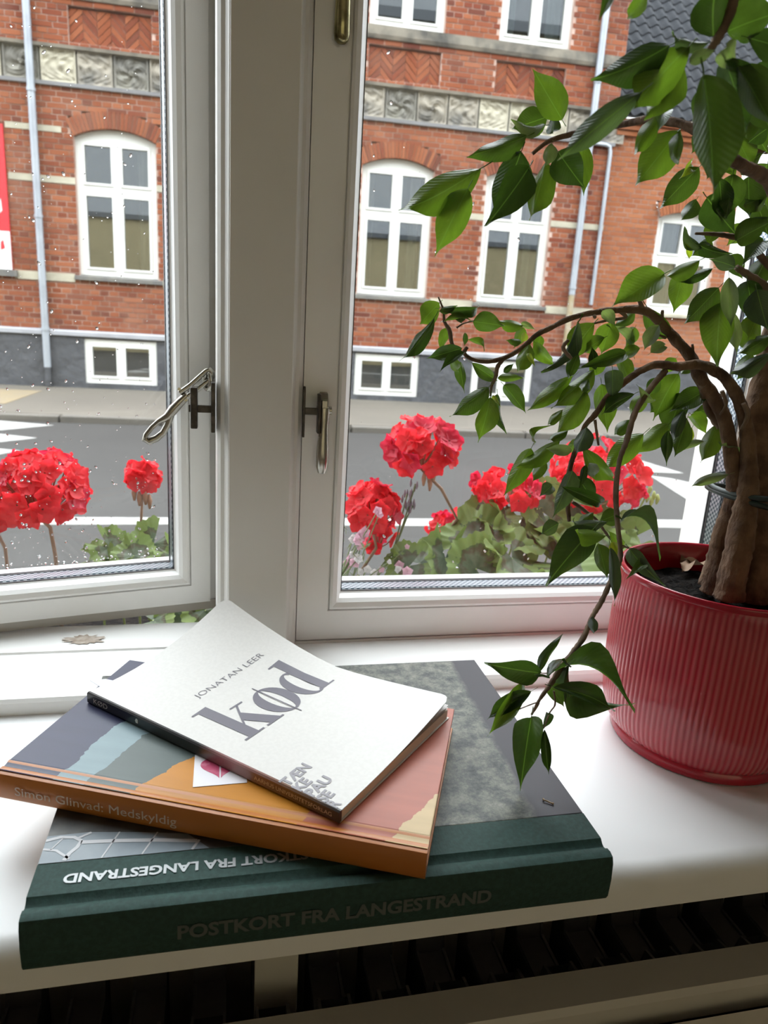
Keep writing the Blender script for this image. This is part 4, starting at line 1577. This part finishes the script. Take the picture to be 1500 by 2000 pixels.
# pink and white small flowers
mat('petal_pink', (.66, .36, .48), .5, var=(200, (.70, .54, .60), .4, .7), transl=.4)
mat('petal_white', (.64, .62, .62), .5, transl=.4)
mat('leaf_fine', (.19, .23, .11), .6, transl=.3)
mat('lavender_grey', (.20, .15, .18), .8)
PF = [floret_mesh(31, 'petal_pink', 5, .05), floret_mesh(32, 'petal_white', 5, .05)]
pk = empty('pink_flowers', (.10, .70, -.088), 0, 'tuft of tiny pink and white flowers beside the mullion outside', 'flowers')
rng = random.Random(4)
for i, (u, v, s_, kk) in enumerate([(738, 998, .0065, 0), (733, 1004, .006, 1), (741, 1005, .006, 0), (704, 1048, .0085, 0), (712, 1040, .008, 0), (698, 1056, .008, 0), (690, 1052, .007, 1), (705, 1066, .005, 1), (702, 1070, .004, 0), (685, 1090, .008, 0), (693, 1098, .008, 0), (679, 1102, .008, 0), (688, 1084, .006, 1), (700, 1092, .007, 1), (780, 1104, .007, 0), (796, 1116, .008, 0), (776, 1112, .006, 1), (718, 1112, .006, 1), (730, 1118, .006, 1), (745, 1112, .005, 0), (674, 1112, .007, 1), (704, 1118, .006, 1), (795, 1068, .004, 0), (760, 1098, .004, 1)]):
    p = at(u, v, .70 + rng.uniform(-.01, .015))
    o = link('flower', PF[kk], pk)
    o.matrix_basis = Matrix.Translation(p) @ orient((rng.uniform(-.4, .4), -1, rng.uniform(0, .8)), rng.uniform(0, 6)) @ Matrix.Scale(s_ * .8, 4)
    o.matrix_parent_inverse = WMI[pk.name]
    b0 = Vector((.075 + rng.uniform(-.01, .05), .70 + rng.uniform(0, .02), -.088))
    stem(pk, [p + Vector((0, .001, 0)), p.lerp(b0, .5) + Vector((rng.uniform(-.008, .008), .004, 0)), b0], .0006, 'leaf_fine')
b = MB()
for i in range(260):
    p = Vector((.075 + rng.uniform(-.02, .075), .70 + rng.uniform(-.02, .04), -.03 + .075 * rng.random() ** 1.3))
    d = Vector((rng.uniform(-1, 1), rng.uniform(-1, 1), rng.uniform(.1, 1.2))).normalized() * rng.uniform(.006, .014)
    n_ = d.cross(Vector((rng.random(), rng.random(), rng.random()))).normalized() * .0009
    b.add([p, p + d * .5 + n_, p + d, p + d * .5 - n_], [(0, 1, 2, 3)])
tag(b.build('fine_leaves', 'leaf_fine', pk, recalc=False), 'fine pale green leaf tangle', None, None, 'stuff')
# faded lavender
lv = empty('lavender_stems', (.115, .74, -.088), 0, 'faded grey lavender spikes below the tallest geranium', 'lavender')
for pts, tipn in (([(772, 1070), (790, 1015), (812, 945)], 9), ([(772, 1070), (795, 1010), (808, 985)], 5), ([(765, 1090), (780, 1030), (795, 965)], 5)):
    P = [at(u, v, .735) for u, v in pts]
    stem(lv, P[::-1] + [Vector((.115, .74, -.088))], .0009, 'leaf_fine')
    b = MB()
    for k in range(tipn):
        c = P[-1].lerp(P[-2], k * .09) + Vector((rng.uniform(-.004, .004), rng.uniform(-.004, .004), rng.uniform(-.002, .004)))
        b.tube([c + Vector((0, 0, .005)), c, c - Vector((0, 0, .004))], [.0004, .0016, .0006], 5)
    b.build('spike', 'lavender_grey', lv)

# ------------------------------------------------------------------ ficus
mat('bark', (.20, .12, .07), .85, var=(90, (.09, .05, .03), .4, .65), bump=(200, 1, (1, 1, .45), .003))
mat('bark_twig', (.24, .165, .11), .8, var=(90, (.12, .078, .05), .4, .65), bump=(260, .6, (1, 1, 1), .0008))
mat('tie_green', (.020, .035, .030), .45)
mat('dry_leaf', (.34, .22, .14), .75, var=(60, (.22, .13, .08), .4, .7), transl=.1)

m = bpy.data.materials.new('ficus_leaf')
m.use_nodes = True
N, L = m.node_tree.nodes, m.node_tree.links
P = N['Principled BSDF']
oi = N.new('ShaderNodeObjectInfo')
tc = N.new('ShaderNodeTexCoord')
sp = N.new('ShaderNodeSeparateXYZ')
L.new(tc.outputs['Object'], sp.inputs[0])
ab = N.new('ShaderNodeMath')
ab.operation = 'ABSOLUTE'
L.new(sp.outputs['X'], ab.inputs[0])
rb = N.new('ShaderNodeMapRange')
rb.inputs[1].default_value, rb.inputs[2].default_value, rb.inputs[3].default_value, rb.inputs[4].default_value = .007, .020, .6, 0
L.new(ab.outputs[0], rb.inputs[0])
# side veins
vm_ = N.new('ShaderNodeMath')
vm_.operation = 'MULTIPLY_ADD'
vm_.inputs[1].default_value = -.55
L.new(ab.outputs[0], vm_.inputs[0])
L.new(sp.outputs['Y'], vm_.inputs[2])
vs_ = N.new('ShaderNodeMath')
vs_.operation = 'MULTIPLY'
vs_.inputs[1].default_value = 95
L.new(vm_.outputs[0], vs_.inputs[0])
si = N.new('ShaderNodeMath')
si.operation = 'SINE'
L.new(vs_.outputs[0], si.inputs[0])
no = N.new('ShaderNodeTexNoise')
no.inputs['Scale'].default_value = 4
L.new(tc.outputs['Object'], no.inputs['Vector'])
hv = N.new('ShaderNodeHueSaturation')
mrv = N.new('ShaderNodeMapRange')
mrv.inputs[3].default_value, mrv.inputs[4].default_value = .75, 1.25
L.new(no.outputs['Fac'], mrv.inputs[0])
L.new(mrv.outputs[0], hv.inputs['Value'])
L.new(oi.outputs['Color'], hv.inputs['Color'])
mx = N.new('ShaderNodeMixRGB')
L.new(rb.outputs[0], mx.inputs[0])
L.new(hv.outputs[0], mx.inputs[1])
mx.inputs[2].default_value = (.12, .20, .065, 1)
L.new(mx.outputs[0], P.inputs['Base Color'])
P.inputs['Roughness'].default_value = .27
P.inputs['Specular IOR Level'].default_value = .5
bp = N.new('ShaderNodeBump')
bp.inputs['Strength'].default_value = .10
bp.inputs['Distance'].default_value = .004
L.new(si.outputs[0], bp.inputs['Height'])
L.new(bp.outputs[0], P.inputs['Normal'])
tr = N.new('ShaderNodeBsdfTranslucent')
tcol = N.new('ShaderNodeMixRGB')
tcol.blend_type = 'MULTIPLY'
tcol.inputs[0].default_value = 1
tcol.inputs[2].default_value = (1.7, 2.0, .55, 1)
L.new(mx.outputs[0], tcol.inputs[1])
L.new(tcol.outputs[0], tr.inputs[0])
ms = N.new('ShaderNodeMixShader')
ms.inputs[0].default_value = .42
L.new(P.outputs[0], ms.inputs[1])
L.new(tr.outputs[0], ms.inputs[2])
L.new(ms.outputs[0], N['Material Output'].inputs[0])
MATS['ficus_leaf'] = m

LT = [(0, .02), (.03, .26), (.08, .52), (.16, .80), (.26, .97), (.36, 1.0), (.47, .98), (.58, .88), (.68, .69), (.76, .47), (.83, .28), (.89, .14), (.945, .06), (1, .012)]


def leaf_mesh(bend, fold, wave, seed):
    """unit leaf: stalk at the origin, blade along +y, width 1 along x"""
    rng = random.Random(seed)
    ph = rng.uniform(0, 6)
    side = rng.uniform(-.12, .12)
    vs, fs = [], []
    cols = [-1, -.55, 0, .55, 1]
    for t, w in LT:
        for c in cols:
            x = c * w * .5 + side * math.sin(math.pi * t) * .5
            z = fold * abs(c) * w * .25 + bend * (4 * t * (1 - t)) + wave * math.sin(t * 9 + ph + c) * abs(c) * .06 - .10 * bend * max(0, t - .8)
            vs.append((x, t, z))
    n = len(cols)
    for j in range(len(LT) - 1):
        for i in range(n - 1):
            fs.append((j * n + i, j * n + i + 1, (j + 1) * n + i + 1, (j + 1) * n + i))
    b = MB().add(vs, fs)
    b.tube([(0, -.13, -.03), (0, -.05, 0), (0, .03, .004)], [.016, .014, .010], 5, cap=False)
    return b.mesh('leaf', 'ficus_leaf', smooth=True, recalc=False)


LEAF = {'f': [leaf_mesh(.04, .55, .7, k) for k in range(4)], 'a': [leaf_mesh(.14, .6, .7, k + 5) for k in range(4)], 'c': [leaf_mesh(.26, .6, .6, k + 9) for k in range(3)]}
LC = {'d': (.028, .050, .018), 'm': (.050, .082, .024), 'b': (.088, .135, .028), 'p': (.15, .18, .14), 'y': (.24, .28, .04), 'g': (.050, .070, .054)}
FT = empty('ficus_tree', (PX, PY, .095), 0, 'bushy ficus with several stems growing in the red pot', 'house plant')
lrng = random.Random(21)


def leaf(bu, bv, tu, tv, w, y, col, roll=None, shape='f', ty=None):
    """one leaf from its stalk end to its tip (places in the photograph at depth y), w its visible width there"""
    p0 = at(bu, bv, y)
    p1 = at(tu, tv, ty if ty else y + lrng.uniform(-.012, .010))
    ax = p1 - p0
    ln = ax.length
    mid = (p0 + p1) / 2 - CAM
    wd = w * mid.length / FPX
    yv = ax.normalized()
    xv = yv.cross(mid).normalized()
    zv = xv.cross(yv)
    if roll is None:
        roll = lrng.uniform(-28, 28)
    rot = Matrix.Rotation(R_(roll), 3, yv)
    xv, zv = rot @ xv, rot @ zv
    wd = wd / max(.35, abs(math.cos(R_(roll))))
    if lrng.random() < .25 and abs(roll) < 40:
        zv, xv = -zv, -xv
    M = Matrix(((xv.x * wd, yv.x * ln, zv.x * ln, p0.x), (xv.y * wd, yv.y * ln, zv.y * ln, p0.y), (xv.z * wd, yv.z * ln, zv.z * ln, p0.z), (0, 0, 0, 1)))
    o = link('leaf', lrng.choice(LEAF[shape]), FT)
    o.matrix_basis = M
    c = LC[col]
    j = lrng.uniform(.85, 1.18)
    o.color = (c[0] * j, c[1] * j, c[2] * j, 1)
    return o


def branch(pts, name='branch', m='bark_twig', knots=True):
    """pts: (u, v, depth, radius px)"""
    P = [at(u, v, y) for u, v, y, r in pts]
    Rr = [r * (p - CAM).length / FPX for p, (u, v, y, r) in zip(P, pts)]
    # smooth the path
    Q, q = [], []
    n = len(P)
    for i in range(n - 1):
        a, b_, c, d = P[max(i - 1, 0)], P[i], P[i + 1], P[min(i + 2, n - 1)]
        for k in range(8):
            t = k / 8
            Q.append(.5 * ((2 * b_) + (c - a) * t + (2 * a - 5 * b_ + 4 * c - d) * t * t + (3 * b_ - a - 3 * c + d) * t ** 3))
            q.append((Rr[i] * (1 - t) + Rr[i + 1] * t) * (1 + ((.03 if name == 'trunk_stem' else .14) * lrng.uniform(-1, 1) if knots else 0)))
    Q.append(P[-1])
    q.append(Rr[-1])
    thick = name == 'trunk_stem'
    b = MB().tube(Q, q, 16 if thick else 9)
    if thick:
        # lumpy bark: ridges along the stem and small warts
        ns = 16
        for i, p in enumerate(b.v):
            c = Q[i // ns]
            d = Vector(p) - c
            f = 1 + .16 * noise.noise(Vector((p[0] * 170, p[1] * 170, p[2] * 60))) + .14 * noise.noise(Vector(p) * 420)
            b.v[i] = tuple(c + d * f)
    b.build(name, m, FT, smooth=True)


D = .376
# stems from the soil
branch([(1394, 1156, .372, 24), (1402, 1110, .372, 21), (1412, 1050, .372, 20), (1432, 990, .370, 17), (1434, 930, .368, 14), (1418, 830, .372, 12), (1402, 790, .376, 12), (1372, 745, .380, 11.5), (1348, 696, .386, 10), (1312, 655, .390, 9.5), (1284, 624, .394, 9), (1256, 606, .397, 8.5),
        (1212, 605, .400, 6), (1156, 611, .403, 5.5), (1108, 624, .405, 5), (1076, 640, .407, 5), (1048, 654, .408, 4.6), (1024, 676, .409, 4.6), (992, 696, .41, 4.5), (956, 706, .41, 4.2), (924, 702, .41, 4), (907, 690, .41, 4), (913, 678, .41, 3)], 'trunk_stem', 'bark')
branch([(1424, 1168, .356, 27), (1434, 1110, .356, 23), (1448, 1040, .358, 22), (1460, 970, .360, 19), (1462, 910, .362, 15), (1458, 840, .366, 12), (1444, 785, .368, 11), (1425, 750, .370, 10), (1400, 726, .372, 9), (1364, 712, .375, 8.5), (1324, 716, .376, 8), (1284, 712, .378, 7), (1252, 724, .379, 6.5), (1220, 746, .380, 6.2), (1188, 774, .380, 5.8), (1164, 808, .380, 5.6), (1143, 832, .380, 5), (1128, 870, .378, 4.6), (1116, 904, .376, 4.6), (1106, 950, .374, 5), (1108, 980, .372, 5), (1112, 1018, .371, 3.5)], 'trunk_stem', 'bark')
branch([(1480, 1170, .366, 34), (1482, 1100, .368, 30), (1482, 1020, .370, 28), (1480, 950, .372, 28), (1474, 890, .374, 26), (1478, 830, .376, 25), (1490, 760, .378, 23), (1512, 660, .38, 20), (1535, 520, .38, 16), (1530, 420, .36, 13), (1500, 352, .33, 11), (1452, 324, .31, 10), (1416, 304, .30, 9), (1370, 262, .295, 8), (1332, 242, .30, 7), (1292, 236, .31, 6.5), (1260, 234, .32, 6), (1220, 242, .33, 6), (1180, 248, .34, 5.5), (1116, 262, .35, 5), (1072, 276, .355, 4), (1040, 300, .357, 3)], 'trunk_stem', 'bark')
branch([(1448, 1175, .392, 28), (1455, 1080, .392, 22), (1462, 980, .39, 18), (1470, 900, .388, 15), (1500, 800, .39, 12)], 'trunk_stem', 'bark')
branch([(1376, 1145, .38, 13), (1396, 1090, .382, 13), (1425, 990, .38, 13), (1440, 960, .376, 10)], 'trunk_stem', 'bark')
branch([(1520, 1180, .372, 26), (1512, 1060, .374, 22), (1500, 960, .376, 18), (1500, 880, .38, 14)], 'trunk_stem', 'bark')
# side branches
branch([(1300, 724, .377, 6), (1272, 756, .372, 5.5), (1242, 802, .366, 5.5), (1224, 860, .360, 5), (1210, 900, .355, 4.6), (1203, 960, .348, 4.8), (1206, 1020, .340, 4.8), (1212, 1080, .333, 5), (1205, 1110, .328, 5), (1195, 1130, .324, 5), (1176, 1172, .318, 4.8), (1156, 1206, .314, 5), (1140, 1244, .310, 5.2), (1116, 1278, .306, 5.6), (1096, 1304, .303, 5.6), (1074, 1338, .300, 4.5), (1054, 1366, .298, 3), (1038, 1396, .297, 2)])
branch([(986, 698, .41, 4), (972, 716, .41, 4), (968, 736, .41, 4), (960, 754, .41, 3), (958, 774, .41, 2)])
branch([(904, 690, .41, 3.6), (884, 674, .41, 3.6), (878, 646, .41, 4.2), (868, 628, .41, 3), (866, 606, .41, 2.2), (856, 580, .41, 1.4)])
branch([(892, 640, .41, 2), (905, 632, .41, 1.5), (924, 627, .41, 1.2)])
branch([(1372, 750, .378, 7), (1384, 800, .385, 8), (1408, 834, .38, 8)])
branch([(1500, 294, .36, 5), (1460, 296, .36, 5), (1436, 310, .36, 4.5), (1418, 330, .36, 3)])
branch([(1520, 540, .37, 7), (1500, 518, .37, 6), (1476, 490, .37, 5.5), (1450, 468, .37, 5), (1424, 461, .37, 4.6), (1392, 457, .37, 3.4), (1358, 456, .37, 2)])
branch([(1530, 590, .37, 8), (1500, 566, .37, 8), (1468, 542, .37, 7), (1438, 522, .37, 5)])
branch([(1436, -30, .235, 8), (1430, 10, .235, 8), (1416, 50, .235, 7), (1398, 80, .235, 7), (1386, 100, .235, 5)])
branch([(1256, 606, .397, 5), (1250, 590, .395, 4), (1244, 580, .395, 2.6)])
branch([(1292, 628, .392, 4), (1294, 606, .39, 2.6)])
branch([(1356, 702, .385, 3), (1352, 672, .385, 2)])
branch([(1300, 660, .392, 2.6), (1272, 648, .39, 1.8)])
branch([(1208, 606, .40, 4), (1222, 620, .398, 3), (1186, 626, .398, 2.4), (1150, 634, .398, 2)])
branch([(1160, 614, .403, 3), (1162, 620, .40, 3)])
branch([(1116, 700, .385, 3), (1100, 680, .385, 4), (1110, 664, .385, 3)])
branch([(1162, 820, .38, 3), (1166, 850, .38, 2.6), (1169, 870, .378, 2)])
branch([(1410, 764, .37, 4), (1418, 790, .37, 3), (1406, 810, .37, 2)])
branch([(1456, 900, .355, 3), (1448, 910, .352, 3), (1400, 900, .35, 2)]) if False else None
branch([(1448, 840, .362, 3.5), (1460, 812, .362, 4), (1452, 788, .362, 4)])
branch([(1118, 980, .372, 3.6), (1140, 996, .37, 3.4), (1165, 1016, .368, 3), (1196, 1056, .36, 2.6), (1228, 1070, .35, 2)])
branch([(1038, 1396, .297, 1.6), (1052, 1372, .298, 1.4), (1012, 1386, .296, 1)])
branch([(1082, 1350, .299, 2), (1084, 1376, .298, 1.6), (1074, 1392, .297, 1.4), (1062, 1422, .296, 1.2)])
# tie
for dz, w in ((0, 1), (18, -1)):
    ring = []
    for k in range(29):
        a = 2 * math.pi * k / 28
        ring.append(Vector((.3290 + .0300 * math.cos(a), .3745 + .036 * math.sin(a), at(1440, 952 + dz, .375).z + w * .0022 * math.sin(a * 1.5))))
    MB().tube(ring, .0018, 8).build('tie_wire', 'tie_green', FT, smooth=True)

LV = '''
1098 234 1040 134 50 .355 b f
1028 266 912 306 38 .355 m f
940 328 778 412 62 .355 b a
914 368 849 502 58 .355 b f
1018 296 962 432 66 .357 d f
1032 328 948 442 58 .350 d f
1066 314 1034 432 44 .355 b f
1090 296 1142 368 56 .352 d a
1136 272 1140 382 34 .36 b f
1064 244 998 232 20 .352 p a 50
1070 228 1000 252 48 .362 m f
1080 258 1078 222 24 .36 d f
1078 280 1066 324 24 .352 p f
1140 264 1168 274 14 .36 y f
1252 180 1088 314 44 .235 g a
1308 88 1154 156 54 .235 d a
1196 -12 1168 46 18 .25 m f
1264 -12 1224 38 24 .25 b f
1344 92 1236 214 66 .235 b a
1334 128 1258 232 46 .245 b f
1374 146 1392 390 76 .225 m f
1416 118 1458 266 56 .235 d f
1440 128 1512 256 52 .235 m f
1420 62 1530 22 54 .24 m f
1462 74 1540 96 44 .24 d f
1394 72 1402 -44 62 .235 d a
1386 82 1312 62 18 .235 g a 40
1346 122 1400 96 20 .23 p f
1420 90 1440 140 32 .23 p f
1290 225 1240 302 30 .31 b f
1326 254 1240 364 60 .305 b f
1330 250 1324 322 22 .305 b f
1300 214 1284 260 26 .305 m f
1366 326 1288 408 44 .36 m a
1350 318 1326 350 16 .37 y f
1432 340 1418 428 44 .355 m f
1462 345 1464 424 46 .36 m f
1405 348 1408 432 32 .358 d f
1380 385 1440 460 54 .362 d f
1438 470 1512 430 40 .35 m f
1500 425 1436 450 26 .355 d f
1370 486 1338 442 18 .36 g a 40
1346 502 1334 470 10 .37 y f
1366 478 1430 496 24 .36 d a
1297 535 1193 601 56 .375 b f
1367 508 1297 540 28 .37 b a
1436 522 1385 506 26 .362 g f
1335 530 1315 612 40 .378 b f
1392 524 1322 552 18 .37 d a
1404 562 1335 634 44 .365 m f
1409 590 1401 716 54 .362 b f
1424 542 1428 642 28 .36 p f
1432 610 1440 692 26 .366 p f
1478 565 1500 645 52 .358 g f
1460 550 1476 642 40 .364 d f
1482 615 1462 664 36 .37 b f
1504 655 1438 692 28 .355 m a
1506 688 1428 728 28 .352 g a
1262 596 1324 664 34 .40 m a
1287 635 1257 686 26 .385 p f
1270 690 1300 672 24 .385 p f
1176 607 1202 636 22 .395 p a
1160 632 1106 708 44 .395 b f
1194 630 1174 692 42 .40 b f
1130 628 1056 726 18 .392 g a 45
1192 640 1240 700 14 .40 p a 50
1220 690 1124 722 28 .39 m f
1160 722 1076 798 38 .39 b f
1118 736 1030 802 32 .395 b f
1144 762 1082 852 42 .388 b f
1196 722 1196 788 34 .37 g f
1164 722 1156 676 18 .385 d f
1150 740 1136 764 20 .385 m f
1238 770 1176 810 26 .372 d a
1248 756 1280 780 14 .368 p a
1175 750 1186 846 42 .40 b f
1325 730 1276 822 48 .392 b f
1376 764 1306 806 38 .386 m f
1336 768 1303 852 50 .395 m f
1306 828 1236 886 38 .385 b f
1258 846 1180 918 44 .385 b f
1306 840 1302 910 20 .38 d f
1342 818 1318 892 36 .385 m f
1336 800 1315 862 24 .382 g f
1352 835 1336 872 20 .395 y f
1398 830 1368 904 36 .385 b f
1412 798 1350 806 26 .39 m f
1376 862 1326 884 12 .38 p a
1424 926 1350 950 18 .36 p a
1408 870 1422 934 10 .365 p c 50
1037 876 982 970 38 .375 b f
1093 862 1008 912 32 .37 b a
1062 892 1040 940 24 .38 b f
1117 880 1064 876 22 .365 p a
1146 834 1124 888 34 .362 g f
1046 864 1078 830 10 .378 b c 50
1140 874 1200 938 34 .372 b a
1118 920 1078 1012 36 .355 g f
1098 950 1176 984 24 .352 d c
1150 904 1162 932 24 .36 p f
1144 908 1134 954 14 .358 d f
1078 948 1054 970 26 .365 g f
1118 974 1164 994 12 .362 p f
1126 930 1164 992 30 .368 d f
1186 1018 1120 1012 26 .345 g c 30
1208 1004 1168 1020 34 .348 m f
1092 1022 1058 1044 28 .36 g f
1162 1030 1066 1144 62 .332 d f
1182 1046 1126 1034 30 .328 b a
1214 1014 1290 1092 14 .335 g c 50
1230 1072 1300 1146 30 .318 g a
1256 1100 1222 1132 20 .325 m c
1168 1062 1186 1132 34 .345 m f
1192 1070 1200 1184 22 .322 g f
1196 1058 1216 1098 20 .345 y f
1158 1204 1160 1238 18 .312 g f
1056 1314 946 1295 44 .302 d f
1052 1312 1100 1238 18 .302 d f
1068 1322 1240 1386 32 .292 d c 62
1112 1300 1236 1376 30 .296 d c -55
1082 1342 1200 1390 32 .292 d a
1038 1350 950 1406 30 .296 d a
1022 1334 952 1438 32 .302 b a
1038 1398 1016 1547 54 .294 d f
1072 1392 1060 1426 16 .296 d f
1064 1424 1072 1514 18 .296 d a
1072 1338 1102 1382 30 .302 m f
1100 1354 1158 1376 16 .304 b f
858 592 820 634 40 .41 b f
862 602 936 594 18 .408 d c 20
848 620 780 706 26 .400 d a
894 602 902 632 22 .408 g f
858 608 894 596 14 .405 m a
868 628 924 628 12 .402 b c 30
924 628 986 637 38 .405 m f
1022 636 970 624 22 .408 b a
1018 630 1046 644 12 .408 p a
1022 640 1002 682 22 .412 b f
1018 668 988 664 14 .412 m f
1026 650 1018 670 14 .402 y f
1036 672 1010 728 32 .405 b f
1030 690 1046 718 9 .40 y f
876 640 860 686 20 .412 b f
902 680 834 700 28 .400 d f
906 690 856 730 18 .398 d a
878 700 896 726 20 .412 b f
898 706 908 768 20 .412 m f
908 650 906 678 10 .408 d f
914 664 946 686 12 .408 b c 40
954 756 878 814 38 .405 m f
958 776 933 864 40 .402 b f
972 770 989 848 22 .405 d a
984 752 1027 808 30 .410 m f
962 774 979 796 8 .402 y f
972 738 1028 738 16 .408 b a
922 710 972 744 24 .414 m f
984 728 1004 710 12 .408 d f
1044 668 1082 712 26 .408 b f
1056 656 1046 690 20 .410 b f
840 640 800 668 22 .412 g a
1240 610 1196 640 20 .40 m f
1460 240 1500 300 40 .33 m f
1470 190 1510 260 40 .27 m f
1490 300 1440 330 30 .35 m f
1440 270 1470 330 36 .34 b f
1500 380 1452 400 30 .36 m f
1420 300 1436 352 30 .35 b f
1490 470 1450 520 34 .37 d f
1500 500 1470 560 36 .375 m f
1480 345 1500 410 40 .36 b f
1400 300 1380 350 30 .35 m f
1445 200 1490 220 30 .27 d f
1310 290 1330 250 22 .33 m f
1475 130 1520 180 40 .25 d f
1440 20 1480 -30 50 .245 m f
1500 40 1440 70 34 .25 d f
1400 440 1380 480 30 .38 b f
1420 500 1450 545 30 .375 m f
1360 760 1330 800 36 .40 b f
1300 770 1270 806 30 .40 m f
1350 700 1330 730 24 .40 m f
1250 680 1210 700 22 .40 b f
1230 820 1200 850 24 .39 m f
1100 740 1070 770 22 .40 b f
1470 270 1420 300 34 .37 m f
1500 320 1470 370 38 .38 m f
1440 380 1400 410 34 .39 b f
1480 400 1500 460 40 .385 m f
1460 440 1420 480 30 .39 b f
1500 580 1470 620 34 .39 d f
1450 640 1480 690 34 .385 b f
1500 250 1460 280 30 .30 d f
1380 250 1350 300 36 .33 m f
1410 210 1440 280 40 .26 d f
1390 170 1350 240 44 .24 m f
1480 220 1440 260 34 .28 m f
1360 390 1330 430 28 .38 m f
1390 470 1350 500 26 .38 m f
1420 580 1380 610 30 .385 m f
1470 690 1440 740 30 .39 m f
1180 660 1140 690 26 .40 b f
1240 640 1220 680 24 .40 b f
1130 690 1110 740 24 .395 m f
1210 700 1230 750 28 .39 b f
1180 700 1150 740 28 .392 b f
1260 770 1230 810 28 .39 b f
1290 740 1260 770 26 .39 m f
1350 810 1380 850 26 .39 b f
1320 700 1290 730 24 .395 b f
1100 800 1070 830 18 .385 b f
1110 840 1070 860 18 .38 m f
1130 860 1100 890 20 .378 b f
1150 950 1120 980 22 .37 m f
1160 1000 1130 1030 22 .36 m f
1190 1040 1220 1070 22 .35 b f
'''
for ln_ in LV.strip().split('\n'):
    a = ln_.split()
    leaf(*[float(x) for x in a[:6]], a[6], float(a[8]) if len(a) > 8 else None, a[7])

# dry fallen leaves on the soil
for k, (u, v, w, rz, lab) in enumerate(((1345, 1096, .016, .4, 'curled dry brown leaf on the soil beside the ficus stems'), (1322, 1098, .010, 2.2, 'small pale dry leaf on the soil near the pot rim'), (1350, 1065, .019, -.5, 'thin dry leaf standing against the back rim of the pot'))):
    p = atz(u, v, .105)
    p = Vector((PX + max(-.05, min(.05, p.x - PX)), PY + max(-.035, min(.045, p.y - PY)), .1035))
    def fn(a, c, k=k, w=w):
        x = (a - .5) * 2
        half = .45 * math.sin(math.pi * c) ** .8
        return (x * half * w, (c - .5) * 2 * w, w * (.25 * abs(x) + .2 * math.sin(7 * c + k * 2) * x + .15 * math.sin(5 * c)) + .002)
    o = MB().grid(fn, 6, 10).build('dry_leaf', 'dry_leaf', None, smooth=True, recalc=False)
    o.location = p
    o.rotation_euler = (0 if k < 2 else .7, 0, rz)
    tag(o, lab, 'dry leaf', 'dry leaves on the soil')
